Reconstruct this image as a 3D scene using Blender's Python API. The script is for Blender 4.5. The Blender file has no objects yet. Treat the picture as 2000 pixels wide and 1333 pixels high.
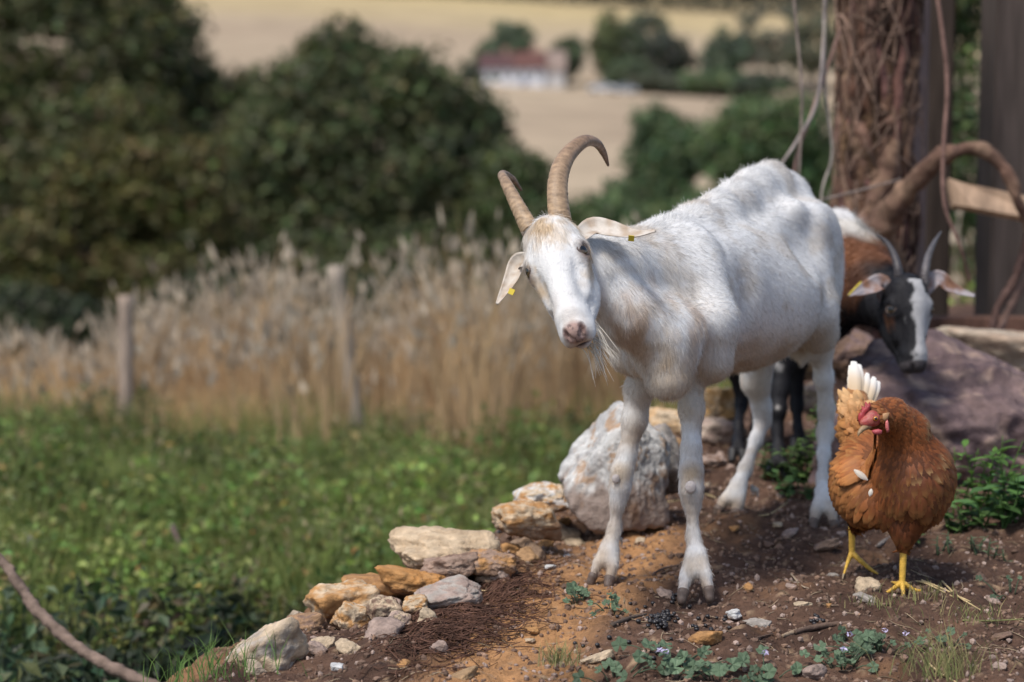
import bpy, math, random
import numpy as np
from mathutils import Vector
rng = np.random.default_rng(7); random.seed(7)
S = bpy.context.scene; COL = S.collection

# ------------------------------------------------------------- camera, sky, sun, exposure
F = 4722.; PITCH = math.radians(7.2); CAM = np.array([0, 0, 1.0])
FW = np.array([0, math.cos(PITCH), -math.sin(PITCH)]); UP = np.array([0, math.sin(PITCH), math.cos(PITCH)]); RT = np.array([1., 0, 0])
cd = bpy.data.cameras.new('camera'); cam = bpy.data.objects.new('camera', cd); COL.objects.link(cam)
cam.location = CAM; cam.rotation_euler = (math.radians(90) - PITCH, 0, 0)
cd.lens = 85; cd.sensor_width = 36; cd.clip_start = .1; cd.clip_end = 3000
cd.dof.use_dof = True; cd.dof.focus_distance = 4.08; cd.dof.aperture_fstop = 3.2; cd.dof.aperture_blades = 9
S.camera = cam
SUN_EL, SUN_AZ = 60, -138           # azimuth measured from +Y (view direction), negative = left
w = bpy.data.worlds.new('World'); S.world = w; w.use_nodes = True
nt = w.node_tree; bg = nt.nodes['Background']; sky = nt.nodes.new('ShaderNodeTexSky'); sky.sky_type = 'NISHITA'
sky.sun_disc = False; sky.sun_elevation = math.radians(SUN_EL); sky.sun_rotation = math.radians(SUN_AZ)
sky.dust_density = 2.0; sky.air_density = 1.0
nt.links.new(sky.outputs[0], bg.inputs[0]); bg.inputs[1].default_value = .15
sl = bpy.data.lights.new('sun', 'SUN'); sun = bpy.data.objects.new('sun', sl); COL.objects.link(sun)
sl.energy = 3.0; sl.angle = math.radians(12.0); sl.color = (1, .955, .89)
az, el = math.radians(SUN_AZ), math.radians(SUN_EL)
sdir = Vector((math.sin(az) * math.cos(el), math.cos(az) * math.cos(el), math.sin(el)))
sun.rotation_euler = sdir.to_track_quat('Z', 'Y').to_euler()
S.view_settings.view_transform = 'Standard'; S.view_settings.look = 'None'; S.view_settings.gamma = 1
S.view_settings.exposure = 0.24
S.cycles.use_denoising = True
S.cycles.max_bounces = 6; S.cycles.diffuse_bounces = 3; S.cycles.transparent_max_bounces = 6

# ------------------------------------------------------------- helpers
def at(x, y, d): return CAM + d * (FW + (x - 1000) / F * RT - (y - 666.5) / F * UP)
def pr(px, d): return px * d / F
def A(v): return np.asarray(v, float)
def nrm(v):
    v = A(v); return v / np.maximum(np.linalg.norm(v, axis=-1, keepdims=True), 1e-9)
def sstep(a, b, x):
    t = np.clip((x - a) / (b - a), 0, 1); return t * t * (3 - 2 * t)

_perm = np.random.default_rng(3).permutation(256).astype(np.int64); _perm = np.concatenate([_perm, _perm, _perm])
_grad = nrm(np.random.default_rng(4).normal(size=(256, 3)))
_grad2 = nrm(np.random.default_rng(5).normal(size=(256, 2)))
def perlin(P):
    P = np.asarray(P, float); I = np.floor(P).astype(np.int64); Fr = P - I; I &= 255
    U_ = Fr * Fr * Fr * (Fr * (Fr * 6 - 15) + 10)
    out = np.zeros(P.shape[0])
    for dx in (0, 1):
        wx = U_[:, 0] if dx else 1 - U_[:, 0]
        for dy in (0, 1):
            wy = U_[:, 1] if dy else 1 - U_[:, 1]
            for dz in (0, 1):
                wz = U_[:, 2] if dz else 1 - U_[:, 2]
                h = _perm[_perm[_perm[I[:, 0] + dx] + I[:, 1] + dy] + I[:, 2] + dz]
                g = _grad[h]
                out += wx * wy * wz * (g[:, 0] * (Fr[:, 0] - dx) + g[:, 1] * (Fr[:, 1] - dy) + g[:, 2] * (Fr[:, 2] - dz))
    return out * 1.6
def perlin2(P):
    I = np.floor(P).astype(np.int64); Fr = P - I; I &= 255; U_ = Fr * Fr * Fr * (Fr * (Fr * 6 - 15) + 10); out = np.zeros(len(P))
    for dx in (0, 1):
        wx = U_[:, 0] if dx else 1 - U_[:, 0]; h0 = _perm[I[:, 0] + dx]
        for dy in (0, 1):
            g = _grad2[_perm[h0 + I[:, 1] + dy]]; out += wx * (U_[:, 1] if dy else 1 - U_[:, 1]) * (g[:, 0] * (Fr[:, 0] - dx) + g[:, 1] * (Fr[:, 1] - dy))
    return out * 1.45
def fbm(P, sc=1., oct=4, seed=0., gain=.5):
    P = A(P); noise = perlin2 if P.shape[1] == 2 else perlin
    o = np.zeros(len(P)); a = 1.
    for i in range(oct):
        o += a * noise(P * sc + seed * 7.31 + 13.7 * i); sc *= 2.03; a *= gain
    return o

def tag(o, label=None, cat=None, group=None, kind=None):
    if label: o['label'] = label
    if cat: o['category'] = cat
    if group: o['group'] = group
    if kind: o['kind'] = kind
    return o
def empty(name, loc, label, cat, group=None):
    o = bpy.data.objects.new(name, None); COL.objects.link(o); o.location = loc; o.empty_display_size = .1
    return tag(o, label, cat, group)
def build(name, V, faces, mat, parent=None, col=None, smooth=True, loc=None):
    """V world coords; faces: array or list of arrays; parent an Empty (unrotated) or part of it."""
    V = A(V); L = A(loc) if loc is not None else np.zeros(3)
    if parent is not None:
        L = A(parent.matrix_basis.translation); q = parent.parent
        while q is not None: L = L + A(q.matrix_basis.translation); q = q.parent
    elif loc is None and len(V):
        L = np.array([V[:, 0].mean(), V[:, 1].mean(), V[:, 2].min()])
    if isinstance(faces, np.ndarray): faces = [faces]
    faces = [np.asarray(f) for f in faces if len(f)]
    me = bpy.data.meshes.new(name)
    me.vertices.add(len(V)); me.vertices.foreach_set('co', (V - L).astype(np.float32).ravel())
    nl = sum(f.size for f in faces); nf = sum(len(f) for f in faces)
    me.loops.add(nl); me.polygons.add(nf)
    me.loops.foreach_set('vertex_index', np.concatenate([f.ravel() for f in faces]).astype(np.int32))
    sizes = np.concatenate([np.full(len(f), f.shape[1]) for f in faces])
    st = np.concatenate([[0], np.cumsum(sizes)[:-1]]).astype(np.int32)
    me.polygons.foreach_set('loop_start', st)
    try: me.polygons.foreach_set('loop_total', sizes.astype(np.int32))
    except Exception: pass
    me.polygons.foreach_set('use_smooth', np.full(nf, smooth))
    me.update(calc_edges=True); me.validate()
    if col is not None:
        c = A(col)
        if c.ndim == 1: c = np.tile(c, (len(V), 1))
        if c.shape[1] == 3: c = np.column_stack([c, np.ones(len(c))])
        at_ = me.attributes.new('col', 'FLOAT_COLOR', 'POINT'); at_.data.foreach_set('color', c.astype(np.float32).ravel())
    me.materials.append(mat)
    o = bpy.data.objects.new(name, me); COL.objects.link(o)
    if parent is not None: o.parent = parent
    else: o.location = L
    return o
def join(parts):
    V = []; Fs = {}; C = []; n = 0
    for p in parts:
        v, f = p[0], p[1]; V.append(A(v)); fl = f if isinstance(f, list) else [f]
        for q in fl:
            q = np.asarray(q)
            if len(q): Fs.setdefault(q.shape[1], []).append(q + n)
        if len(p) > 2:
            c = A(p[2]); C.append(np.tile(c, (len(v), 1)) if c.ndim == 1 else c)
        n += len(v)
    return np.concatenate(V), [np.concatenate(q) for q in Fs.values()], (np.concatenate(C) if C else None)

def spline(P, n):
    P = A(P); m = len(P)
    if m == 2: return P[0] + np.linspace(0, 1, n)[:, None] * (P[1] - P[0])
    Q = np.vstack([2 * P[0] - P[1], P, 2 * P[-1] - P[-2]]); t = np.linspace(0, m - 1 - 1e-6, n); i = t.astype(int); u = (t - i)[:, None]
    a, b, c, d = Q[i], Q[i + 1], Q[i + 2], Q[i + 3]
    return .5 * (2 * b + (c - a) * u + (2 * a - 5 * b + 4 * c - d) * u ** 2 + (3 * b - a - 3 * c + d) * u ** 3)
def tube(P, R, n=24, seg=10, flat=1., wob=0., seed=0, ridges=None):
    """tapered tube through control points; R radii at control points"""
    P = A(P); R = A(R) if np.ndim(R) else np.full(len(P), float(R))
    X = spline(P, n); r = np.interp(np.linspace(0, 1, n), np.linspace(0, 1, len(R)), R)
    T = nrm(np.gradient(X, axis=0)); ref = np.array([0, 0, 1.]) if abs(T[0][2]) < .9 else np.array([1., 0, 0])
    N = np.zeros_like(X); N[0] = nrm(np.cross(T[0], ref))
    for i in range(1, n):
        v = N[i - 1] - T[i] * (N[i - 1] @ T[i]); N[i] = nrm(v)
    B = np.cross(T, N); th = np.linspace(0, 2 * math.pi, seg, endpoint=False)
    if ridges is not None: r = r * ridges(np.linspace(0, 1, n))
    rr = r[:, None] * np.ones(seg)
    V = X[:, None] + rr[..., None] * (np.cos(th)[None, :, None] * N[:, None] + flat * np.sin(th)[None, :, None] * B[:, None])
    V = V.reshape(-1, 3)
    if wob: 
        ax = np.repeat(X, seg, axis=0); k = 1 + wob * fbm(V / max(r.max(), 1e-4) * .8, 1., 3, seed)
        V = ax + (V - ax) * k[:, None]
    i = np.arange(n - 1)[:, None] * seg + np.arange(seg)[None]; j = np.arange(n - 1)[:, None] * seg + (np.arange(seg)[None] + 1) % seg
    Q = np.stack([i, j, j + seg, i + seg], -1).reshape(-1, 4)[:, ::-1]
    V = np.vstack([V, X[0], X[-1]]); s0 = np.arange(seg); s1 = (s0 + 1) % seg; b = (n - 1) * seg
    T3 = np.vstack([np.stack([s0, s1, np.full(seg, n * seg)], -1), np.stack([b + s1, b + s0, np.full(seg, n * seg + 1)], -1)])
    return V, [Q, T3]
_ico = {}
def ico(sub):
    if sub not in _ico:
        import bmesh
        bm = bmesh.new(); bmesh.ops.create_icosphere(bm, subdivisions=sub, radius=1)
        _ico[sub] = (A([v.co[:] for v in bm.verts]), np.array([[v.index for v in f.verts] for f in bm.faces])); bm.free()
    return _ico[sub]
def rotm(rx, ry, rz):
    cx, sx, cy, sy, cz, sz = math.cos(rx), math.sin(rx), math.cos(ry), math.sin(ry), math.cos(rz), math.sin(rz)
    X = A([[1, 0, 0], [0, cx, -sx], [0, sx, cx]]); Y = A([[cy, 0, sy], [0, 1, 0], [-sy, 0, cy]]); Z = A([[cz, -sz, 0], [sz, cz, 0], [0, 0, 1]])
    return Z @ Y @ X

# ------------------------------------------------------------- materials
def material(name, base=None, rough=.8, bump=.0, bscale=200., var=.0, vscale=30., transl=0., attr=True, spec=.25, bump2=0., b2scale=60., sheen=0., stretch=None):
    m = bpy.data.materials.new(name); m.use_nodes = True; n = m.node_tree; L = n.links
    b = n.nodes['Principled BSDF']; b.inputs['Roughness'].default_value = rough; b.inputs['Specular IOR Level'].default_value = spec
    if sheen: b.inputs['Sheen Weight'].default_value = sheen
    tc = n.nodes.new('ShaderNodeTexCoord'); src = tc.outputs['Object']
    if stretch:
        mp = n.nodes.new('ShaderNodeMapping'); mp.inputs['Scale'].default_value = stretch; L.new(src, mp.inputs[0]); src = mp.outputs[0]
    if attr and base is None:
        a = n.nodes.new('ShaderNodeAttribute'); a.attribute_name = 'col'; c = a.outputs['Color']
    else:
        a = n.nodes.new('ShaderNodeRGB'); a.outputs[0].default_value = (*base, 1); c = a.outputs[0]
    if var:
        t = n.nodes.new('ShaderNodeTexNoise'); t.inputs['Scale'].default_value = vscale; t.inputs['Detail'].default_value = 5; L.new(src, t.inputs['Vector'])
        mr = n.nodes.new('ShaderNodeMapRange'); mr.inputs[1].default_value = .3; mr.inputs[2].default_value = .7
        mr.inputs[3].default_value = 1 - var; mr.inputs[4].default_value = 1 + var; L.new(t.outputs[0], mr.inputs[0])
        vm = n.nodes.new('ShaderNodeVectorMath'); vm.operation = 'SCALE'; L.new(c, vm.inputs[0]); L.new(mr.outputs[0], vm.inputs['Scale']); c = vm.outputs[0]
    L.new(c, b.inputs['Base Color'])
    last = None
    for st, sc in ((bump, bscale), (bump2, b2scale)):
        if st:
            t = n.nodes.new('ShaderNodeTexNoise'); t.inputs['Scale'].default_value = sc; t.inputs['Detail'].default_value = 6; t.inputs['Roughness'].default_value = .65; L.new(src, t.inputs['Vector'])
            bp = n.nodes.new('ShaderNodeBump'); bp.inputs['Strength'].default_value = 1; bp.inputs['Distance'].default_value = st; L.new(t.outputs[0], bp.inputs['Height'])
            if last: L.new(last, bp.inputs['Normal'])
            last = bp.outputs[0]
    if last: L.new(last, b.inputs['Normal'])
    if transl:
        tr = n.nodes.new('ShaderNodeBsdfTranslucent'); L.new(c, tr.inputs[0]); mx = n.nodes.new('ShaderNodeMixShader'); mx.inputs[0].default_value = transl
        L.new(b.outputs[0], mx.inputs[1]); L.new(tr.outputs[0], mx.inputs[2]); L.new(mx.outputs[0], n.nodes['Material Output'].inputs[0])
    return m
M_soil = material('soil', rough=.95, bump=.004, bscale=160, var=.25, vscale=70, spec=.15, bump2=.008, b2scale=35)
M_far = material('field_soil', rough=1, var=.12, vscale=.15, spec=.05)
M_leaf = material('leaf', rough=.55, transl=.3, spec=.3)
M_dry = material('dry_grass', rough=.8, transl=.25, spec=.1)
M_rock = material('rock', rough=.85, bump=.003, bscale=90, var=.22, vscale=45, spec=.3, bump2=.009, b2scale=22)
M_bark = material('bark', rough=.9, bump=.006, bscale=60, var=.35, vscale=25, spec=.15)
M_wood = material('weathered_wood', rough=.85, bump=.003, bscale=40, var=.3, vscale=14, spec=.2, stretch=(3, 3, .3))
M_skin = material('skin', rough=.65, bump=.0012, bscale=350, var=.06, vscale=120, spec=.3)
M_fur = material('fur', rough=.7, transl=.22, spec=.2)
M_dark_fur = material('dark_fur', rough=.9, transl=.1, spec=.02)
M_horn = material('horn', rough=.5, bump=.0012, bscale=160, var=.2, vscale=110, spec=.4)
M_eye = material('eyeball', rough=.06, spec=.8)
M_wet = material('moist_skin', rough=.35, bump=.0012, bscale=420, var=.2, vscale=160, spec=.5)
M_feather = material('feather', rough=.6, transl=.12, spec=.3)
M_scale = material('leg_scales', rough=.5, bump=.0012, bscale=300, var=.18, vscale=140, spec=.4)
M_plastic = material('yellow_plastic', base=(.55, .42, .03), rough=.4, spec=.5)
M_wall = material('painted_wall', rough=.9, var=.05, vscale=.5)

# ------------------------------------------------------------- terrain
YK = A([-60, 5.5, 8, 12, 16, 25, 40, 60, 120, 200, 380, 600, 640, 1000])
ZK = A([-.4, -.60, -.78, -1.1, -1.5, -3, -6.2, -9, -12, -12, -6.6, 8.6, 11, 40])
FEET = A([[.17, 4.357], [.328, 4.215], [.461, 4.977], [.635, 4.845], [.65, 4.421], [.701, 4.235]])
def edge(x, y): return (x + .45) * .9457 - (y - 3.7) * .325 + .14 * (1 - sstep(4.2, 5.0, y)) + .03
def gz(x, y, fine=True):
    x = A(x); y = A(y); sh = x.shape; x = x.ravel(); y = y.ravel()
    base = np.interp(y, YK, ZK) - sstep(160, 300, y) * x * .055
    P = np.column_stack([x, y])
    base = base + .10 * fbm(P, .35, 3, 2) * sstep(5, 9, y) + sstep(80, 200, y) * .8 * fbm(P, .02, 3, 5)
    s = edge(x, y) + .04 * fbm(P, 1.6, 3, 9) - .5 * sstep(8.5, 11, y) * (y - 8.5)
    m = -.05 * np.exp(-np.maximum(s, 0) / .15) + np.minimum(s, 0) * 1.3 + np.where(y > 9, -(y - 9) * .3, 0)
    m = np.where(y < 3.9, m - .03 * (3.9 - y), m)
    k = .05; h = np.maximum(k - np.abs(base - m), 0) / k; z = np.maximum(base, m) + h * h * k / 4
    if fine:
        near = sstep(-.5, .1, s) * (1 - sstep(8, 12, y)) * (y > -5)
        fz = .026 * fbm(P, 3.1, 3, 1) + .014 * fbm(P, 12, 3, 3) + .0035 * np.abs(fbm(P, 45, 2, 4)) + .002 * fbm(P, 110, 1, 4)
        wt = np.ones(len(x))
        for q in FEET: wt *= 1 - .85 * np.exp(-((x - q[0]) ** 2 + (y - q[1]) ** 2) / .05 ** 2)
        z = z + fz * near * wt
    return z.reshape(sh)
_gx = np.arange(-.9, 1.5, .0065); _gy = np.arange(3.2, 6.8, .0065); _gX, _gY = np.meshgrid(_gx, _gy, indexing='ij'); _gZ = gz(_gX, _gY)
def gq(x, y):
    """ground height, quick lookup on the mound"""
    x = A(x); y = A(y); a = (x + .9) / .0065; b = (y - 3.2) / .0065; i = np.clip(a.astype(int), 0, len(_gx) - 2); j = np.clip(b.astype(int), 0, len(_gy) - 2); u = np.clip(a - i, 0, 1); v = np.clip(b - j, 0, 1)
    z = _gZ[i, j] * (1 - u) * (1 - v) + _gZ[i + 1, j] * u * (1 - v) + _gZ[i, j + 1] * (1 - u) * v + _gZ[i + 1, j + 1] * u * v
    out = (x < -.9) | (x > 1.49) | (y < 3.2) | (y > 6.79)
    return np.where(out, gz(x, y), z) if np.any(out) else z
def ground(px, py):
    """the point of the mound or meadow seen at a photo pixel"""
    D = at(px, py, 1) - CAM
    for lo, hi, f in ((3., 6.6, gq), (6., 30., gz)):
        d = np.linspace(lo, hi, 700); P = CAM + d[:, None] * D; k = np.nonzero(P[:, 2] < f(P[:, 0], P[:, 1]))[0]
        if len(k) and k[0] > 0: i = k[0]; return P[i] * .5 + P[i - 1] * .5, d[i]
    return CAM + 5 * D, 5.
def axis_lines(lo, hi, step, out_lo, out_hi, g):
    a = list(np.arange(lo, hi, step)); s = step; v = a[-1]
    while v < out_hi: s *= g; v += s; a.append(v)
    s = step; v = lo; b = []
    while v > out_lo: s *= g; v -= s; b.append(v)
    return A(b[::-1] + a)
GX = axis_lines(-.75, 1.35, .0065, -700, 700, 1.075); GY = axis_lines(3.3, 5.6, .0065, -40, 1000, 1.035)
def sheet(name, ys, mat, label, colf, zoff=0):
    X, Y = np.meshgrid(GX, ys, indexing='ij'); Z = gz(X, Y) + zoff
    V = np.column_stack([X.ravel(), Y.ravel(), Z.ravel()]); a = np.arange(len(GX) - 1)[:, None] * len(ys) + np.arange(len(ys) - 1)[None]
    Q = np.stack([a, a + len(ys), a + len(ys) + 1, a + 1], -1).reshape(-1, 4)
    o = build(name, V, Q, mat, col=colf(V), loc=(0, 0, 0)); o['kind'] = 'structure'
    if label: o['label'] = label
    return o
def mixc(a, b, t): t = np.clip(t, 0, 1)[:, None]; return A(a) * (1 - t) + A(b) * t
def near_col(V):
    x, y = V[:, 0], V[:, 1]; P = V[:, :2]; s = edge(x, y)
    c = mixc(np.tile(A([.066, .038, .027]), (len(V), 1)), [.118, .068, .046], .5 + .8 * fbm(P, 5, 4, 11))
    a, b = A([-.05, 3.70]), A([.26, 4.80]); t = np.clip(((P - a) @ (b - a)) / ((b - a) @ (b - a)), 0, 1); dd = np.linalg.norm(P - a - t[:, None] * (b - a), axis=1)
    o = np.exp(-(dd / .14) ** 2) * 1.35 + .45 * fbm(P, 8, 4, 12) + .55 * np.exp(-((s - .03) / .10) ** 2) - .25
    c = mixc(c, [.36, .19, .085], o)
    c = mixc(c, [.28, .19, .12], (fbm(P, 30, 3, 15) - .55) * 3)
    mead = sstep(.0, -.18, s)
    g = mixc(np.tile(A([.045, .06, .02]), (len(V), 1)), [.09, .07, .04], .5 + fbm(P, 1.2, 3, 17))
    g = mixc(g, [.46, .33, .17], sstep(11.5, 13, y) * (1 - sstep(22, 28, y)))
    far = sstep(9, 12, y)
    return mixc(c, g, np.maximum(mead, far))
def far_col(V):
    y = V[:, 1]; c = mixc(np.tile(A([.32, .245, .17]), (len(V), 1)), [.37, .29, .20], .5 + fbm(V[:, :2], .012, 3, 3))
    c = mixc(c, [.40, .31, .16], sstep(470, 520, y) * (.6 + .5 * fbm(V[:, :2] * A([.3, 1.]), .02, 2, 8)))
    row = np.sin(y * .9 + 2 * fbm(V[:, :2], .01, 2, 4)); c = c * (1 + .05 * row)[:, None]
    return mixc(c, [.07, .09, .035], 1 - sstep(105, 135, y + 10 * fbm(V[:, :2], .05, 2, 9)))
i_split = np.searchsorted(GY, 100)
sheet('ground', GY[:i_split + 1], M_soil, None, near_col)
sheet('hill', GY[i_split:], M_far, None, far_col)

# ------------------------------------------------------------- foliage
def leaves(P, size, color, up=.5, aspect=.55, fold=.35, cvar=.35, rg=rng, nd=None):
    """rhombic folded leaves; returns V, tris, col"""
    n = len(P); size = np.broadcast_to(size, n) * rg.uniform(.6, 1.35, n)
    N = nrm(rg.normal(size=(n, 3)) + (A([0, 0, up * 2.2]) if nd is None else nd)); D = nrm(np.cross(N, rg.normal(size=(n, 3)))); W = np.cross(N, D)
    s = size[:, None]
    b = P - D * s * .5; t = P + D * s * .5 - N * s * .12; m = P + D * s * .02
    l = m + W * s * aspect * .5 + N * s * fold * .25; r = m - W * s * aspect * .5 + N * s * fold * .25
    V = np.stack([b, l, t, r, m - N * s * .03], 1).reshape(-1, 3); i = np.arange(n) * 5
    T = np.concatenate([np.stack([i, i + 4, i + 1], -1), np.stack([i + 4, i + 2, i + 1], -1), np.stack([i, i + 3, i + 4], -1), np.stack([i + 4, i + 3, i + 2], -1)])
    c = np.clip(A(color) * (1 + cvar * rg.normal(size=(n, 1)) * .6), .004, 1) * (1 + .12 * rg.normal(size=(n, 3)))
    return V, T, np.clip(np.repeat(c, 5, 0), .003, 1)
def crown_points(ells, nclump, nleaf, crad, rg):
    vol = A([e[3] * e[4] * e[5] for e in ells]); pick = rg.choice(len(ells), nclump, p=vol ** .66 / (vol ** .66).sum()); E = A(ells)[pick]
    E = E.copy(); E[:, 3:] = np.maximum(E[:, 3:] - crad * .75, E[:, 3:] * .45); d = nrm(rg.normal(size=(nclump, 3))); r = rg.uniform(.45, 1.0, nclump) ** .5
    C = E[:, :3] + d * r[:, None] * E[:, 3:]
    cr = crad * rg.uniform(.5, 1.4, nclump); k = rg.choice(nclump, nleaf, p=cr ** 2 / (cr ** 2).sum())
    q = nrm(rg.normal(size=(nleaf, 3))); rr = rg.uniform(.55, 1.05, nleaf)
    P = C[k] + q * (cr[k] * rr)[:, None] * A([1, 1, .75])
    return P, C, k, q
def tree(name, label, cat, ells, base, nclump, nleaf, size, crad, color, color2=None, seed=0, group=None, trunk_r=.2, nlimb=8, trunk=True):
    rg = np.random.default_rng(seed)
    root = empty(name, base, label, cat, group)
    P, C, k, q = crown_points(ells, nclump, nleaf, crad, rg)
    tint = rg.normal(size=len(C)) * .5 + .5; cc = mixc(np.tile(A(color), (nleaf, 1)), color2 if color2 is not None else color, tint[k])
    V, T, c = leaves(P, size, cc, up=.25, rg=rg, nd=q * 1.2 + A([0, 0, .6]))
    build('crown', V, T, M_leaf, root, c, smooth=False)
    if trunk:
        e = A(ells[0]); top = A([e[0], e[1], e[2] + e[5] * .3]); b = A(base)
        parts = [(*tube([b - [0, 0, .3], b * .6 + top * .4 + rg.normal(size=3) * trunk_r, top], [trunk_r, trunk_r * .7, trunk_r * .2], 12, 8), A([.09, .07, .05]))]
        for i in rg.choice(len(C), min(nlimb, len(C)), replace=False):
            s = b + (top - b) * rg.uniform(.35, .85); parts.append((*tube([s, (s + C[i]) / 2 + [0, 0, -.1], C[i]], [trunk_r * .4, trunk_r * .25, trunk_r * .08], 8, 6), A([.09, .07, .05])))
        V, Fc, c = join(parts); build('trunk', V, Fc, M_bark, root, c)
    return root
def E(px, py, d, rx, rz, ry=None):   # crown lobe: centre pixel at depth, radii in photo pixels
    P = at(px, py, d); return (*P, pr(rx, d), pr(ry or rx, d), pr(rz, d))
def gb(px, d):
    P = at(px, 900, d); return (P[0], P[1], float(gz(P[0], P[1])))

G1 = 'broad dark trees below the dry grass'
tree('broadleaf_tree', 'tall dark leafy tree at the far left, its top out of frame', 'tree', [E(440, 350, 43, 140, 230), E(480, 240, 43, 120, 150), E(120, 130, 42, 300, 260), E(290, 60, 42, 120, 130), E(20, 330, 41, 280, 260), E(370, 200, 43, 130, 120), E(230, 420, 41, 260, 230), E(430, 380, 42, 120, 190), E(60, -60, 42, 260, 160)], gb(160, 42), 420, 38000, .20, .62,
     [.072, .080, .034], [.118, .122, .048], 21, G1, .35)
tree('broadleaf_tree', 'olive leaved smaller tree growing in front of the tall tree at left', 'tree', [E(150, 440, 36, 120, 200), E(260, 330, 36, 110, 190), E(390, 430, 36, 90, 190), E(80, 520, 36, 110, 140), E(330, 540, 36, 160, 130)], gb(240, 36), 170, 15000, .17, .42,
     [.15, .135, .046], [.09, .09, .034], 22, G1, .22)
tree('broadleaf_tree', 'round topped dark green tree in the middle of the tree line', 'tree', [E(720, 330, 39, 230, 250), E(660, 110, 39, 95, 95), E(770, 190, 39, 130, 115), E(590, 260, 39, 140, 190), E(540, 330, 40, 130, 190), E(900, 330, 40, 120, 190), E(960, 430, 39, 120, 140), E(560, 450, 39, 120, 150), E(760, 500, 38, 260, 120)], gb(720, 39), 420, 38000, .18, .55,
     [.066, .078, .034], [.118, .132, .056], 23, G1, .3)
tree('bush', 'dark green bush right of the round topped tree, behind the horned head', 'bush', [E(1005, 420, 36, 80, 140), E(985, 340, 37, 60, 90), E(1050, 480, 35, 80, 100)], gb(1010, 36), 80, 7000, .15, .4, [.06, .078, .03], [.09, .11, .04], 24, None, .1)
for i, (x, y, d, rx, rz, lb) in enumerate([(60, 640, 30, 180, 70, 'low dark bush at the left edge below the tall tree'), (420, 620, 30, 220, 80, 'low dark bush behind the left fence post'), (850, 600, 30, 240, 90, 'low dark bush behind the tallest dry grass'), (1150, 560, 31, 110, 100, 'dark bush behind the goat’s beard'.replace('’', "'"))]):
    tree('bush', lb, 'bush', [E(x, y, d, rx, rz)], gb(x, d), 60, 7000, .15, .4, [.036, .046, .022], [.06, .07, .03], 30 + i, 'low bushes in front of the trees', .08)
G2 = 'lighter green trees behind the goat'
tree('broadleaf_tree', 'green tree with a pointed top left of the goat rump', 'tree', [E(1290, 340, 62, 85, 120), E(1280, 250, 62, 45, 60), E(1330, 300, 62, 60, 80), E(1230, 400, 60, 80, 70)], gb(1290, 62), 90, 9000, .24, .62, [.075, .110, .05], [.13, .18, .08], 25, G2, .2)
tree('broadleaf_tree', 'wide green tree directly above the goat rump', 'tree', [E(1490, 290, 58, 120, 120), E(1560, 240, 58, 90, 80), E(1420, 300, 58, 60, 80), E(1620, 330, 58, 90, 120)], gb(1490, 58), 110, 10000, .24, .62, [.085, .125, .05], [.14, .195, .08], 26, G2, .2)
tree('bush', 'low green bush between the horns and the pointed tree', 'bush', [E(1160, 440, 50, 90, 70), E(1260, 470, 50, 120, 70), E(1400, 440, 50, 120, 80)], gb(1200, 50), 80, 8000, .2, .5, [.085, .125, .05], [.13, .18, .075], 27, G2, .1)
tree('bush', 'green bush behind the timber posts at the right', 'bush', [E(1880, 330, 13, 110, 160), E(1870, 130, 13.5, 110, 130), E(1960, 480, 13, 150, 150), E(1650, 520, 15, 120, 120), E(1850, -20, 13.5, 140, 80)], gb(1880, 13), 120, 8000, .06, .14, [.05, .08, .03], [.10, .135, .05], 28, None, .05)
# far hedgerow trees round the house
G3 = 'hedgerow trees on the far hillside'
far = [(1000, 80, 395, 46, 48, [.07, .095, .055], 'round pale green tree just above the far house'), (955, 100, 396, 22, 30, [.09, .11, .06], 'small pale tree at the left end of the far house'),
       (1108, 105, 392, 34, 42, [.065, .085, .045], 'single round tree right of the far house'), (1190, 95, 400, 30, 62, [.09, .105, .045], 'tall narrow yellow green tree in the far hedgerow'),
       (1250, 95, 402, 50, 62, [.08, .095, .06], 'largest grey green tree in the far hedgerow'), (1310, 110, 396, 44, 48, [.045, .05, .035], 'darkest tree in the middle of the far hedgerow'),
       (1225, 140, 388, 40, 30, [.06, .08, .04], 'low bush at the left foot of the far hedgerow'), (1410, 95, 396, 38, 42, [.07, .09, .055], 'round tree standing apart in the far hedgerow'),
       (1500, 90, 410, 62, 68, [.10, .10, .07], 'broad hazy tree right of the lone round one'), (1580, 110, 400, 50, 70, [.08, .085, .05], 'far tree beside the ivy covered trunk'),
       (1380, 165, 384, 60, 22, [.085, .12, .055], 'bright green hedge clump at the foot of the far trees'), (1480, 170, 384, 70, 26, [.04, .05, .03], 'dark low hedge under the broad hazy tree'), (1290, 165, 384, 60, 20, [.06, .065, .04], 'brownish hedge below the darkest far tree'),
       (928, 150, 386, 12, 22, [.04, .05, .03], 'small dark shrub at the left corner of the far house'), (1700, 110, 405, 80, 70, [.05, .06, .035], 'far tree hidden behind the ivy covered trunk')]
for i, (x, y, d, rx, rz, c, lb) in enumerate(far):
    if x > 1120: rx, rz, y = rx * 1.3, rz * 1.2, y - rz * .1
    b = gb(x, d); e = E(x, y, d, rx, rz); top = e[2] + e[5]; h = top - b[2]; zc = b[2] + h * .55
    tree('hedgerow_tree', lb, 'tree', [(e[0], b[1], zc, e[3], e[4], h * .45), (e[0] - e[3] * .3, b[1], zc - h * .12, e[3] * .8, e[4], h * .32)], b, 44, 3400, .85, 1.5, A(c) * 1.35 + .01, A(c) * 1.8 + .01, 50 + i, G3, .35, 3)  # leaf colours lightened, distance haze put into the albedo
def gdepth(px, d): return gb(px, d)
rg = np.random.default_rng(77)
n = 26000; xs = rg.uniform(-125, 150, n); ys = 612 + rg.uniform(-5, 22, n); zb = gz(xs, ys, False); hh = 9 + 3.5 * fbm(np.column_stack([xs, ys]), .09, 3, 4)
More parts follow.
